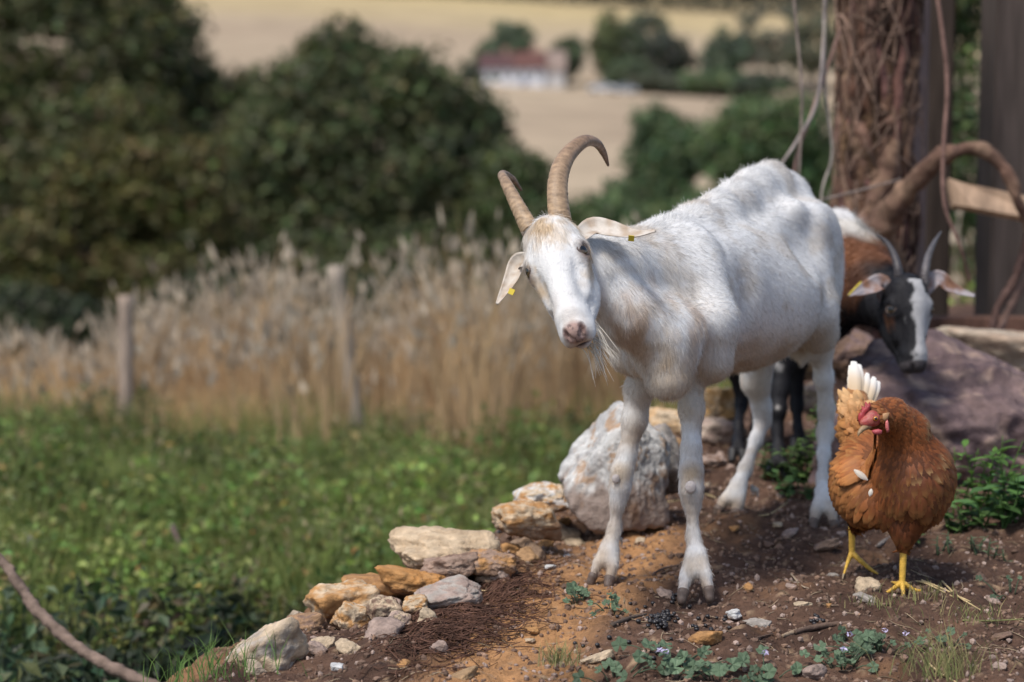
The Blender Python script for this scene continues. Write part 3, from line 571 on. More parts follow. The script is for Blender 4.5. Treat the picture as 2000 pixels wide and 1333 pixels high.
def surfnet(D, lo, h):
    I = D < 0; nx, ny, nz = D.shape; cnt = np.zeros((nx - 1, ny - 1, nz - 1), np.int8)
    for a in (0, 1):
        for b in (0, 1):
            for c in (0, 1): cnt += I[a:nx - 1 + a, b:ny - 1 + b, c:nz - 1 + c]
    act = np.argwhere((cnt > 0) & (cnt < 8)); idx = np.full(cnt.shape, -1, np.int32); idx[tuple(act.T)] = np.arange(len(act))
    cor = [(a, b, c) for a in (0, 1) for b in (0, 1) for c in (0, 1)]; val = {q: D[act[:, 0] + q[0], act[:, 1] + q[1], act[:, 2] + q[2]] for q in cor}
    sm = np.zeros((len(act), 3)); ct = np.zeros(len(act))
    for p in cor:
        for ax in range(3):
            if p[ax]: continue
            q = list(p); q[ax] = 1; q = tuple(q); v0, v1 = val[p], val[q]; m = (v0 < 0) != (v1 < 0); t = np.where(m, v0 / np.where(m, v0 - v1, 1), 0)
            P = np.tile(A(p), (len(act), 1)); P[:, ax] += t; sm += P * m[:, None]; ct += m
    V = (act + sm / ct[:, None]) * h + lo; Qs = []
    for ax in range(3):
        b, c = (ax + 1) % 3, (ax + 2) % 3; s0 = [slice(None)] * 3; s1 = [slice(None)] * 3; s0[ax] = slice(0, -1); s1[ax] = slice(1, None)
        e = np.argwhere(I[tuple(s0)] != I[tuple(s1)]); e = e[(e[:, b] > 0) & (e[:, c] > 0) & (e[:, b] < D.shape[b] - 1) & (e[:, c] < D.shape[c] - 1)]
        def cell(db, dc): q = e.copy(); q[:, b] += db; q[:, c] += dc; return idx[q[:, 0], q[:, 1], q[:, 2]]
        Q = np.stack([cell(-1, -1), cell(0, -1), cell(0, 0), cell(-1, 0)], -1); fl = ~I[e[:, 0], e[:, 1], e[:, 2]]; Q[fl] = Q[fl][:, ::-1]; Qs.append(Q[(Q >= 0).all(1)])
    return V, np.concatenate(Qs)
def vnormals(V, Q):
    fn = np.cross(V[Q[:, 2]] - V[Q[:, 0]], V[Q[:, 3]] - V[Q[:, 1]]); N = np.zeros_like(V)
    for i in range(4): np.add.at(N, Q[:, i], fn)
    return nrm(N)
def relax(V, Q, it=2):
    for _ in range(it):
        S_ = np.zeros_like(V); c = np.zeros(len(V))
        for i in range(4): np.add.at(S_, Q[:, i], V[Q[:, (i + 1) % 4]] + V[Q[:, (i + 3) % 4]]); np.add.at(c, Q[:, i], 2)
        V = .5 * V + .5 * S_ / np.maximum(c, 1)[:, None]
    return V
def clipmesh(V, Q, keep):
    k = keep(V[Q].mean(1)); Q = Q[k]; u, inv = np.unique(Q, return_inverse=True); return V[u], inv.reshape(Q.shape)
def sample(V, Q, n, rg, wt=None):
    a = np.linalg.norm(np.cross(V[Q[:, 2]] - V[Q[:, 0]], V[Q[:, 3]] - V[Q[:, 1]]), axis=1)
    if wt is not None: a = a * wt(V[Q].mean(1))
    k = rg.choice(len(Q), n, p=a / a.sum()); u, v = rg.uniform(size=(2, n, 1)); q = V[Q[k]]
    return q[:, 0] * (1 - u) * (1 - v) + q[:, 1] * u * (1 - v) + q[:, 2] * u * v + q[:, 3] * (1 - u) * v, k
def hair(name, P, N, D, L, lift, r, col, parent, mat, npt=5, curve=.5, rg=rng, L0=None):
    """strands from P along tangent field D lifted by N; L lengths"""
    n = len(P); T = D - N * (D * N).sum(1)[:, None]; T = nrm(T + rg.normal(size=(n, 3)) * .16)
    t = np.linspace(0, 1, npt); X = np.zeros((n, npt, 3)); lift = np.broadcast_to(lift, n)[:, None]
    for i, s in enumerate(t): X[:, i] = P + L[:, None] * s * (T * (1 - .3 * lift) + N * lift * (1 - curve * s)) - np.array([0, 0, 1.]) * (L * .12 * s * s)[:, None] - N * .0008
    c = bpy.data.hair_curves.new(name); c.add_curves([npt] * n); off = A(parent.matrix_basis.translation)
    c.attributes['position'].data.foreach_set('vector', (X - off).astype(np.float32).ravel()) if 'position' in c.attributes else c.points.foreach_set('position', (X - off).astype(np.float32).ravel())
    ra = c.attributes.get('radius') or c.attributes.new('radius', 'FLOAT', 'POINT'); rr = (np.broadcast_to(r, n)[:, None] * (1 - .75 * t)[None]); ra.data.foreach_set('value', rr.astype(np.float32).ravel())
    ca = c.attributes.new('col', 'FLOAT_COLOR', 'POINT'); cc = np.repeat(np.column_stack([col, np.ones(n)]), npt, 0); ca.data.foreach_set('color', cc.astype(np.float32).ravel())
    c.materials.append(mat); o = bpy.data.objects.new(name, c); COL.objects.link(o); o.parent = parent; return o
def camv(v): v = A(v); return v[0] * RT + v[1] * UP - v[2] * FW
class Head:
    def __init__(s, px, py, d, n, sd, scale=1., kn=1.):
        s.o = at(px, py, d); s.n = nrm(camv(n)); q = camv(sd); s.s = nrm(q - s.n * (q @ s.n)); s.t = np.cross(s.n, s.s)
        if s.t @ (-FW) < 0: s.t = -s.t
        s.k = scale; s.kn = kn; s.M = np.vstack([s.n, s.s, s.t])
    def __call__(s, n, sd, t): return s.o + s.k * (n * s.kn * s.n + sd * s.s + t * s.t)
    def loc(s, P): return ((P - s.o) @ s.M.T) / s.k / A([s.kn, 1, 1])
def goat_head(G, H):
    k = H.k; e = lambda c, r, kk=.02: G.ell(H(*c), A(r) * k * A([H.kn, 1, 1]), H.M, kk * k)
    e((.035, 0, -.052), (.058, .050, .055)); e((.055, 0, -.022), (.045, .038, .022)); e((.02, 0, -.022), (.03, .036, .022))
    G.cone(H(.06, 0, -.045), H(.165, 0, -.035), .043 * k, .0235 * k, .02 * k)
    G.cone(H(.07, 0, -.014), H(.165, 0, -.018), .018 * k, .015 * k, .025 * k)
    for sg in (1, -1):
        G.cone(H(.058, sg * .040, -.030), H(.075, sg * .040, -.034), .017 * k, .015 * k, .015 * k)      # orbit
        G.cone(H(.085, sg * .034, -.032), H(.128, sg * .027, -.040), .0115 * k, .008 * k, .010 * k); G.cut(H(.125, sg * .040, -.018), A([.034, .010, .013]) * k, H.M, .016 * k); G.cut(H(.150, sg * .040, -.060), A([.030, .012, .010]) * k, H.M, .014 * k)
        e((.092, sg * .026, -.070), (.050, .018, .036), .025)                                           # cheek
        G.cone(H(.10, sg * .022, -.088), H(.175, sg * .013, -.062), .020 * k, .012 * k, .02 * k)          # jaw
    e((.178, 0, -.036), (.030, .0275, .025), .02); e((.196, 0, -.028), (.014, .022, .018), .012); e((.182, 0, -.063), (.024, .019, .014), .012)
    for sg in (1, -1):
        e((.190, sg * .018, -.044), (.018, .012, .016), .01)
        G.cut(H(.067, sg * .060, -.0245), A([.0145, .010, .0105]) * k, H.M, .005 * k)
        G.cutcone(H(.199, sg * .0165, -.013), H(.208, sg * .010, -.024), .0050 * k, .0036 * k, .004 * k)
        G.cutcone(H(.150, sg * .034, -.054), H(.200, sg * .019, -.0545), .0020 * k, .0028 * k, .006 * k)
    G.cutcone(H(.200, -.018, -.0545), H(.200, .018, -.0545), .0028 * k, .0028 * k, .005 * k)
    G.cutcone(H(.206, 0, -.026), H(.209, 0, -.046), .0013 * k, .0013 * k, .004 * k)
def ear_mesh(pts, wds, nd, fold=.5, n=26, th=.0035):
    """leaf shaped, folded ear; pts centre line, wds half widths, nd outward normal of the concave face"""
    X = spline(pts, n); w_ = np.interp(np.linspace(0, 1, n), np.linspace(0, 1, len(wds)), wds); T = nrm(np.gradient(X, axis=0)); N = nrm(A(nd) - T * (T @ A(nd))[:, None]); B = np.cross(T, N)
    us = np.linspace(-1, 1, 9); Vf = []
    for sgn in (1, -1):
        for i in range(n):
            for u in us:
                Vf.append(X[i] + B[i] * w_[i] * u * (1 - .2 * fold * abs(u)) + N[i] * (fold * w_[i] * (u * u - .25) + sgn * th * .5 * (1 - .6 * u * u)))
    V = A(Vf); m = len(us); a = np.arange(n - 1)[:, None] * m + np.arange(m - 1)[None]; q = np.stack([a, a + m, a + m + 1, a + 1], -1).reshape(-1, 4)
    q2 = q[:, ::-1] + n * m; side = [[i * m, n * m + i * m, n * m + (i + 1) * m, (i + 1) * m] for i in range(n - 1)] + [[i * m + m - 1, (i + 1) * m + m - 1, n * m + (i + 1) * m + m - 1, n * m + i * m + m - 1] for i in range(n - 1)]
    end = [[(n - 1) * m + j, n * m + (n - 1) * m + j, n * m + (n - 1) * m + j + 1, (n - 1) * m + j + 1] for j in range(m - 1)]
    return V, np.vstack([q, q2, A(side + end).astype(int)])
def leg(G, pts, rs, claws, k=.018):
    """pts (px,py,d), radii in photo px"""
    G.chain([at(*p) for p in pts], [pr(r * .90 - 1.5, p[2]) for p, r in zip(pts, rs)], k)
    e_ = sum(at(*c[1][0]) for c in claws) / len(claws) if claws else 0
    if claws: a_ = at(*pts[-1]); G.cone(a_, a_ + (e_ - a_) * .8, pr(rs[-1] - 1.5, pts[-1][2]), pr(rs[-1] - 2.5, pts[-1][2]), .012)
    for c in claws:
        G.chain([at(*p) for p, r in c], [pr(r - 1.5, p[2]) for p, r in c], .0035)
def hoof(parent, claws, col):
    H_ = Sdf()
    for c in claws: H_.chain([at(*p) for p, r in c], [pr(r, p[2]) for p, r in c], .004)
    P = A([at(*p) for c in claws for p, r in c]); V, Q = H_.mesh(P.min(0) - .03, P.max(0) + .03, .002); V = relax(V, Q, 1)
    return build('hoof', V, Q, M_horn, parent, A(col))
def eye(parent, H, sg, iris, r=.0135, c=(.067, .0425, -.0275), slit=True):
    D, T = ico(5); ctr = H(c[0], sg * c[1], c[2]); R0 = r * H.k; out = nrm(H.s * sg * .86 + H.t * .5); V = D * R0; dot = D @ out
    up_ = nrm(H.n - out * (H.n @ out)); hz = np.cross(out, up_); a, b = D @ up_, D @ hz
    col = np.tile(A([.25, .2, .17]), (len(D), 1)); ir = dot > .62; col[ir] = iris; pup = (dot > .7) & ((np.abs(a) < .34) & (np.abs(b) < .58) if slit else dot > .9); col[pup] = [.004, .004, .004]
    col[(dot > .60) & (dot < .68)] = [.03, .02, .015]
    e_ = build('eye', V + ctr, T, M_eye, parent, col)
    # dark eyelid rim
    th = np.linspace(0, 2 * math.pi, 24); ring = [ctr + R0 * (out * .60 + (up_ * math.sin(t) * .64 + hz * math.cos(t) * .92)) for t in th]
    V, Fc = tube(ring, .0016 * H.k * 1., 48, 6); build('eyelid', V, Fc, M_wet, e_, A([.11, .075, .06]))
    return e_
def blob(P, c, r, ns=0., sc=40, seed=0):
    d = np.linalg.norm(P - A(c), axis=1) / r; o = np.clip(1.25 - d, 0, 1); k = d < 1.25 + 1.6 * abs(ns)
    if ns and k.any(): o[k] = np.clip(1.25 - d[k] + ns * fbm(P[k], sc, 2, seed), 0, 1)
    return o
    d = np.linalg.norm(P - A(c), axis=1) / r; return np.clip(1.25 - d + ns * fbm(P, sc, 3, seed), 0, 1)

# ------------------------------------------------------------- white goat
GO = A([.39, 4.595, 0]); gf = A([-.426, -.9047, 0]); gl = A([.9047, -.426, 0]); GM = np.vstack([gf, gl, [0, 0, 1]])
def L(a, b, c): return GO + a * gf + b * gl + A([0, 0, c])
goat = empty('goat', GO, 'white goat with long curved horns and a beard standing on the mound', 'goat')
H = Head(1057, 428, 4.07, (.20, -.79, .58), (.89, .36, .20), 1., 1.14); G = Sdf()
G.ell(L(.21, 0, .535), (.17, .104, .122), GM, .06); G.ell(L(.02, 0, .520), (.24, .132, .145), GM, .06); G.ell(L(-.12, 0, .490), (.20, .158, .135), GM, .06)
G.ell(L(-.23, 0, .575), (.17, .098, .125), GM, .05); G.ell(L(-.36, 0, .575), (.115, .088, .125), GM, .045)
G.chain([L(.33, 0, .598), L(.25, 0, .628), L(.12, 0, .652), L(.0, 0, .668), L(-.10, 0, .688), L(-.20, 0, .702), L(-.30, 0, .708), L(-.40, 0, .675), L(-.47, 0, .61)], [.035, .026, .022, .022, .022, .024, .026, .030, .03], .05)
for sg in (1, -1):
    G.cone(L(-.22, sg * .080, .655), L(-.28, sg * .092, .635), .018, .016, .045); G.cone(L(-.28, sg * .098, .640), L(-.45, sg * .05, .59), .018, .026, .04); G.cone(L(-.27, sg * .100, .60), L(-.26, sg * .120, .48), .020, .03, .045)
    G.cone(L(.25, sg * .055, .615), L(.30, .100 if sg > 0 else -.080, .50), .026, .038 if sg > 0 else .034, .05)              # shoulder blade
    G.cone(L(.29, .098 if sg > 0 else -.070, .49), L(.28, .095 if sg > 0 else -.064, .42), .038 if sg > 0 else .032, .040 if sg > 0 else .032, .05)
    G.ell(L(-.35, sg * .085, .52), (.090, .048, .135), GM, .05)                           # thigh
    G.cone(L(-.26, sg * .115, .45), L(-.33, sg * .10, .40), .036, .036, .04)
    G.cut(L(-.155, sg * .150, .615), (.060, .045, .060), GM, .045); G.cut(L(.16, sg * .15, .56), (.03, .035, .10), GM, .04)                           # hollow before the hip
G.cone(at(1297, 665, 4.22), at(1305, 735, 4.22), .056, .042, .06)                                    # brisket
G.cone(L(.36, 0, .43), L(.1, 0, .41), .035, .045, .05)
# neck
G.chain([at(1120, 505, 4.14), at(1200, 525, 4.21), L(.28, 0, .545)], [.038, .048, .078], .05)
G.chain([at(1160, 555, 4.15), at(1228, 615, 4.18), at(1300, 660, 4.25)], [.026, .036, .052], .05)
G.cone(at(1170, 480, 4.26), L(.27, 0, .60), .026, .045, .05)
goat_head(G, H)
CL_FN = [[((1352, 1080, 4.30), 15), ((1340, 1125, 4.285), 15), ((1334, 1158, 4.27), 11), ((1332, 1172, 4.265), 7)], [((1366, 1080, 4.30), 15), ((1377, 1122, 4.285), 15), ((1384, 1153, 4.275), 11), ((1386, 1168, 4.27), 7)]]
CL_FF = [[((1184, 1070, 4.45), 13), ((1169, 1098, 4.435), 12.5), ((1158, 1126, 4.43), 9), ((1154, 1137, 4.43), 6)], [((1198, 1075, 4.45), 14), ((1196, 1105, 4.435), 14), ((1190, 1132, 4.425), 10), ((1188, 1144, 4.42), 7)]]
CL_RN = [[((1604, 965, 4.96), 12), ((1595, 995, 4.945), 13), ((1589, 1020, 4.935), 10), ((1588, 1033, 4.93), 7)], [((1612, 965, 4.96), 12), ((1623, 998, 4.945), 13), ((1629, 1024, 4.935), 10), ((1630, 1036, 4.93), 7)]]
CL_RF = [[((1432, 955, 5.09), 12), ((1415, 978, 5.075), 13), ((1404, 995, 5.07), 10), ((1401, 1003, 5.07), 6)], [((1446, 958, 5.09), 14), ((1441, 985, 5.075), 14), ((1437, 1003, 5.065), 11), ((1435, 1013, 5.06), 7)]]
leg(G, [(1338, 640, 4.40), (1346, 720, 4.36), (1351, 800, 4.34), (1350, 880, 4.325), (1350, 920, 4.315), (1350, 958, 4.31), (1352, 985, 4.315), (1354, 1050, 4.315), (1360, 1082, 4.305)], [46, 35, 26, 20.5, 24, 24, 16, 14, 19], CL_FN)
leg(G, [(1276, 690, 4.46), (1248, 760, 4.455), (1240, 820, 4.455), (1224, 890, 4.455), (1215, 922, 4.45), (1211, 952, 4.45), (1207, 980, 4.455), (1200, 1035, 4.46), (1190, 1070, 4.452)], [38, 31, 26, 19.5, 22, 21, 15.5, 13.5, 18], CL_FF)
leg(G, [(1588, 610, 4.98), (1602, 680, 5.01), (1609, 740, 5.03), (1614, 800, 5.05), (1612, 845, 5.055), (1609, 885, 5.03), (1606, 935, 4.99), (1608, 962, 4.97)], [42, 27, 20, 17, 18, 13, 12, 16], CL_RN)
leg(G, [(1480, 690, 5.12), (1476, 745, 5.14), (1488, 795, 5.17), (1490, 822, 5.18), (1476, 860, 5.16), (1456, 915, 5.12), (1442, 948, 5.10)], [46, 31, 20, 17, 13.5, 14, 17], CL_RF)
for p in ((1213, 1052, 4.475), (1368, 1064, 4.33), (1468, 950, 5.125), (1478, 955, 5.13)): G.cone(at(*p), at(p[0] + 2, p[1] + 12, p[2]), pr(5, p[2]), pr(3, p[2]), .008)   # dew claws
G.ell(at(1570, 660, 4.98), (.045, .035, .05), None, .03); G.cone(at(1568, 690, 4.97), at(1566, 712, 4.97), .012, .006, .012)   # udder
G.cone(L(-.46, 0, .66), L(-.52, 0, .60), .022, .012, .02)
Vb, Qb = G.mesh((-.62, -.24, -.03), (.62, .26, .80), .0045, GO, GM)
hl = lambda P: H.loc(P)
def in_head(P): q = hl(P); return (q[:, 0] > .0) & (q[:, 2] > -.115) | (q[:, 2] > -.06)
Vb = relax(Vb, Qb, 2)
Vh, Qh = G.mesh((-.06, -.085, -.135), (.265, .085, .03), .0019, H.o, H.M); Vh = relax(Vh, Qh, 1)
def headbox(P, m): q = hl(P); return (q[:, 0] > -.045 + m) & (q[:, 0] < .228) & (np.abs(q[:, 1]) < .083 - m) & (q[:, 2] > -.130 + m)
Vb, Qb = clipmesh(Vb, Qb, lambda P: ~headbox(P, .012))
ear1 = ear_mesh([H(.022, .036, -.060), at(1158, 446, 4.13), at(1195, 451, 4.12), at(1240, 459, 4.10), at(1280, 452, 4.07)], [.014, .021, .019, .010, .0030], camv((.0, .62, .8)), .38)
ear2 = ear_mesh([H(.030, -.040, -.060), at(1015, 512, 4.16), at(1000, 545, 4.15), at(985, 572, 4.13), at(971, 594, 4.11)], [.012, .017, .015, .009, .003], camv((-.25, .2, .9)), .5)
WHITE = A([.80, .785, .765]); TAN = A([.40, .235, .125]); LTAN = A([.56, .42, .27])
def goat_col(P, skin=False):
    u3 = (P - GO) @ GM.T
    n = len(P); c = np.tile(WHITE, (n, 1)); q = hl(P)
    c = c * (1 + .05 * fbm(P, 18, 3, 41))[:, None]
    for (x, y, d, r, k, col) in [(1222, 585, 4.16, 34, .6, TAN), (1228, 640, 4.15, 44, .6, TAN), (1250, 560, 4.2, 30, .7, TAN), (1310, 560, 4.28, 24, .6, TAN), (1215, 720, 4.18, 40, .6, TAN), (1300, 720, 4.17, 40, .6, LTAN), (1292, 605, 4.22, 34, .5, TAN), (1280, 500, 4.28, 26, .6, TAN), (1200, 690, 4.10, 48, .55, LTAN), (1270, 690, 4.14, 55, .5, LTAN), (1330, 660, 4.25, 36, .5, TAN), (1250, 745, 4.15, 40, .55, LTAN),
                              (1350, 400, 4.5, 40, .4, LTAN), (1240, 450, 4.25, 45, .55, LTAN), (1350, 925, 4.29, 29, .95, LTAN), (1212, 920, 4.42, 29, .95, LTAN), (1350, 1000, 4.29, 22, .4, LTAN), (1195, 1040, 4.44, 24, .5, LTAN), (1372, 1145, 4.27, 20, .5, TAN), (1340, 1145, 4.27, 18, .45, TAN), (1180, 1130, 4.42, 18, .5, TAN), (1262, 800, 4.42, 30, .45, TAN), (1258, 850, 4.44, 26, .35, TAN), (1352, 1105, 4.28, 26, .55, LTAN), (1192, 1115, 4.42, 20, .4, LTAN), (1575, 640, 4.95, 40, .7, TAN),
                              (1480, 760, 5.12, 50, .35, LTAN), (1505, 830, 5.14, 30, .5, TAN), (1440, 700, 4.75, 70, .35, LTAN), (1530, 660, 4.85, 60, .25, LTAN), (1610, 800, 5.0, 40, .3, LTAN), (1340, 870, 4.3, 26, .25, LTAN), (1430, 1000, 5.05, 26, .45, LTAN), (1608, 1010, 4.92, 30, .35, LTAN)]:
        c = mixc(c, col, k * blob(P, at(x, y, d), pr(r, d), 1.0 if r > 30 else .45, 26, x * .1))
    st_ = P * A([1, 1, .35]); nk_ = sstep(.30, .38, u3[:, 0]) * sstep(.36, .42, u3[:, 2]) * sstep(.60, .50, u3[:, 2]); c = mixc(c, [.44, .29, .18], nk_ * .7 * np.clip(.30 + 1.1 * fbm(st_, 22, 4, 47), 0, .85))
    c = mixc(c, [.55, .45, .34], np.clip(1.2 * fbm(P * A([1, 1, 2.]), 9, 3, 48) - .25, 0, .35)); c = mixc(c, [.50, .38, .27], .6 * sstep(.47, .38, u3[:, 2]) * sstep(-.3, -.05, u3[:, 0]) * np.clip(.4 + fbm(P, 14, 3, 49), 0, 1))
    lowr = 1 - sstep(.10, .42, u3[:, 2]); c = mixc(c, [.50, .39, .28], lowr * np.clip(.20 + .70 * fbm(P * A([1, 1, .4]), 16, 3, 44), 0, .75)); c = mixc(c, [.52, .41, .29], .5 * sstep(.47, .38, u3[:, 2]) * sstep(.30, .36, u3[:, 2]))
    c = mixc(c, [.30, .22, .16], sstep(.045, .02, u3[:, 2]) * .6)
    hm = (q[:, 0] > -.03) & (q[:, 2] > -.12) & (np.abs(q[:, 1]) < .09)
    for (a, b, t, r, k, col) in [(.02, 0, .0, .025, .55, LTAN), (.045, .02, .0, .02, .3, LTAN), (.075, .057, -.05, .022, .75, LTAN), (.05, .055, -.06, .02, .7, LTAN), (.10, .045, -.04, .014, .35, LTAN), (.075, -.05, -.03, .02, .5, LTAN), (.105, -.038, -.03, .016, .5, LTAN), (.0, .035, -.04, .02, .5, LTAN)]:
        c = mixc(c, col, min(1, k * 1.7) * blob(q, [a, b, t], r * 1.25, .7, 60, a * 9) * hm)
    # muzzle skin
    pad = np.linalg.norm((q - A([.203, 0, -.022])) / A([.017, .019, .019]), axis=1); padw = np.clip((1.25 - pad) * 2.5, 0, .9) * hm
    c = mixc(c, [.40, .25, .21], padw); c = mixc(c, [.09, .065, .06], sstep(.15, .4, fbm(q, 170, 2, 5)) * padw * .8)
    lip = sstep(.180, .196, q[:, 0]) * sstep(.010, .002, np.abs(q[:, 2] + .0545)) * hm; c = mixc(c, [.30, .19, .165], lip * .75)
    c = mixc(c, [.13, .08, .07], hm * np.clip(1.3 - np.abs(q[:, 2] + .0545) / .0035, 0, 1) * sstep(.165, .18, q[:, 0]))
    for sg in (1, -1): c = mixc(c, [.10, .05, .045], hm * np.clip(1.4 - np.linalg.norm((q - [.201, sg * .0155, -.015]) / [.008, .005, .009], axis=1), 0, 1))
    for sg in (1, -1): c = mixc(c, [.16, .11, .09], hm * np.clip(1.5 - np.linalg.norm((q - [.067, sg * .052, -.026]) / [.019, .016, .014], axis=1) * .95, 0, 1))
    return c
parts = [(Vb, Qb, goat_col(Vb)), (Vh, Qh, goat_col(Vh))]
for e_ in (ear1, ear2): parts.append((*e_, mixc(np.tile(A([.46, .36, .27]), (len(e_[0]), 1)), [.64, .58, .51], .6 + 1.4 * fbm(e_[0], 50, 3, 3))))
V, Fc, c = join(parts); c = c * .86  # skin darkened under the fur: shade between strands put into the colour
# shallow rib and muscle relief plus knee callus
build('body', V, Fc, M_skin, goat, c)
DK = [.13, .095, .075]
for cl in (CL_FN, CL_FF, CL_RN, CL_RF):
  for c_ in cl: hoof(goat, [[(p, r + 1.2) for p, r in c_[-2:]] + [((c_[-1][0][0], c_[-1][0][1] + 3, c_[-1][0][2]), c_[-1][1])]], [.115, .082, .065])
for (x, y, d, r) in ((1349, 952, 4.283, 11), (1203, 936, 4.428, 8)):
    D, T = ico(4); P = at(x, y, d); V = D * A([pr(r, d), pr(r * .6, d), pr(r * 1.15, d)]) * (1 + .07 * fbm(D, 3, 3, 2))[:, None]; build('knee_callus', V + P, T, M_skin, goat, A([.50, .44, .41]))
# fur
rg = np.random.default_rng(31); Vall, Qall, _ = join([(Vb, Qb), (Vh, Qh)]); Qall = Qall[0]; VN = vnormals(Vall, Qall)
hooftips = A([at(*c_[-1][0]) for cl in (CL_FN, CL_FF, CL_RN, CL_RF) for c_ in cl])
P, k = sample(Vall, Qall, 190000, rg, lambda P: np.where(headbox(P, 0), 1.8, 1.)); N = nrm(VN[Qall[k]].mean(1)); q = hl(P); isH = headbox(P, 0)
u = (P - GO) @ GM.T; D_ = np.tile(-gf * .75 + A([0, 0, -.55]), (len(P), 1)); lg = u[:, 2] < .36; D_[lg] = A([0, 0, -1]) + gf * .08
nk = (u[:, 0] > .36) & ~lg & ~isH; D_[nk] = -gf * .35 + A([0, 0, -.9]); D_[isH] = -H.n * .8 - H.t * .25 + H.s * .0; D_[isH] += H.s[None] * np.sign(q[isH, 1])[:, None] * .35
fore = isH & (q[:, 0] < .055); D_[fore] = H.n * .8 + H.s[None] * (q[fore, 1] * 6)[:, None]
D_ = nrm(D_) + .30 * np.column_stack([fbm(P, 9, 2, s_) for s_ in (1, 2, 3)])
Lh = np.where(lg, .0085, .0125) * rg.uniform(.6, 1.3, len(P)); spine = np.exp(-(u[:, 1] / .03) ** 2) * (N[:, 2] > .5) * ~isH; Lh += .012 * spine * rg.uniform(.3, 1, len(P)); Lh = np.where(isH, .0065 * rg.uniform(.6, 1.4, len(P)), Lh); Lh = np.where(fore, .016 * rg.uniform(.6, 1.2, len(P)), Lh)
padq = np.linalg.norm((q - A([.203, 0, -.022])) / A([.017, .019, .019]), axis=1) < 1.15
bare = isH & (padq | ((q[:, 0] > .186) & (np.abs(q[:, 2] + .0545) < .006)) | (np.linalg.norm(q - [.067, .052, -.023], axis=1) < .016) | (np.linalg.norm(q - [.067, -.052, -.023], axis=1) < .016)); 
tipd = np.min(np.linalg.norm(P[:, None] - hooftips[None], axis=2), axis=1) if len(P) < 1 else np.where(u[:, 2] < .03, 0, 1); ok = ~bare & (u[:, 2] > .016)
cf = goat_col(P) * rg.uniform(.68, 1.2, (len(P), 1)); mu = isH & (q[:, 0] > .165); Lh = np.where(mu, .0035, Lh)
lift = np.where(isH, .22, np.where(lg, .34, .24)) + .35 * spine
hair('fur', P[ok], N[ok], D_[ok], Lh[ok], lift[ok], np.where(isH, .00022, .00030)[ok], np.clip(cf[ok], .02, .93), goat, M_fur, rg=rg)
# beard
rg = np.random.default_rng(8); nb = 34; base = H(.165, 0, -.080); Pb = base + (rg.normal(size=(nb, 1)) * H.n * .020 + rg.normal(size=(nb, 1)) * H.s * .008)
e0 = at(1138, 755, 3.97); e1 = at(1212, 742, 4.0); tt = rg.uniform(size=(nb, 1)) ** .5; tip = e0 * (1 - tt) + e1 * tt + rg.normal(size=(nb, 3)) * .004; tip[:, 2] += rg.uniform(-.005, .045, nb)
V, Fc, c = join([(*tube([a, a * .6 + b_ * .4 + [.004, 0, .006], b_], [.0010, .0007, .0003], 8, 4), WHITE * rg.uniform(.7, 1.05) * A([1, .94, .84])) for a, b_ in zip(Pb, tip)]); build('beard', V, Fc, M_fur, goat, c)
# horns
def horn(parent, pts, rs, lo, hi, n=150, flat=.72, rid=38):
    V, Fc = tube([at(*p) for p in pts], rs, n, 18, flat=flat, ridges=lambda t: 1 + .016 * np.sin(t * rid * 2 * math.pi + 1.9 * np.sin(t * 21) + np.sin(t * 47)) * (1 - t) ** .7)
    t = np.repeat(np.linspace(0, 1, n), 18); t = np.append(t, [0, 1]); c = mixc(np.tile(A(lo), (len(V), 1)), hi, t * 1.1 - .1); c = c * (1 + .38 * fbm(V * A([1, 1, 3.5]), 60, 4, 3) + .07 * np.sin(t * rid * 2 * math.pi + 1.9 * np.sin(t * 21) + np.sin(t * 47)))[:, None]
    V = V + (.0011 * (1 - t) * fbm(V * A([1, 1, 2.5]), 90, 4, 8))[:, None]
    return build('horn', V, Fc, M_horn, parent, np.clip(c, .01, 1))
horn(goat, [(1094, 432, 4.09), (1090, 400, 4.10), (1089, 362, 4.12), (1097, 325, 4.15), (1115, 296, 4.19), (1142, 276, 4.23), (1165, 280, 4.27), (1179, 300, 4.30), (1188, 324, 4.32)], [.0195, .0185, .0175, .0165, .0145, .012, .0095, .0070, .0025], [.33, .225, .135], [.15, .085, .055], flat=.85)
horn(goat, [(1036, 452, 4.09), (1020, 420, 4.11), (1002, 385, 4.14), (986, 354, 4.18), (980, 342, 4.23), (988, 342, 4.28), (1003, 352, 4.31), (1018, 372, 4.33)], [.0150, .0135, .0112, .0088, .0068, .0062, .0050, .0022], [.33, .23, .14], [.16, .09, .06], flat=1.1)
eye(goat, H, 1, [.085, .055, .028]); eye(goat, H, -1, [.085, .055, .028])
def eartag(P, ax, up_):
    ax = nrm(ax); up_ = nrm(up_ - ax * (up_ @ ax)); th = np.cross(ax, up_); V = A([P + a * ax * .010 + b_ * up_ * .011 + c_ * th * .0012 for a in (-.5, .5) for b_ in (-.5, .5) for c_ in (-.5, .5)])
    return build('ear_tag', V, np.array([[0, 1, 3, 2], [4, 6, 7, 5], [0, 4, 5, 1], [2, 3, 7, 6], [0, 2, 6, 4], [1, 5, 7, 3]]), M_plastic, goat, smooth=False)
eartag(at(1233, 466, 4.085), camv((1, -.1, .1)), camv((.2, 1, .7))); eartag(at(999, 570, 4.12), camv((.4, .9, 0)), camv((.9, -.3, .5)))

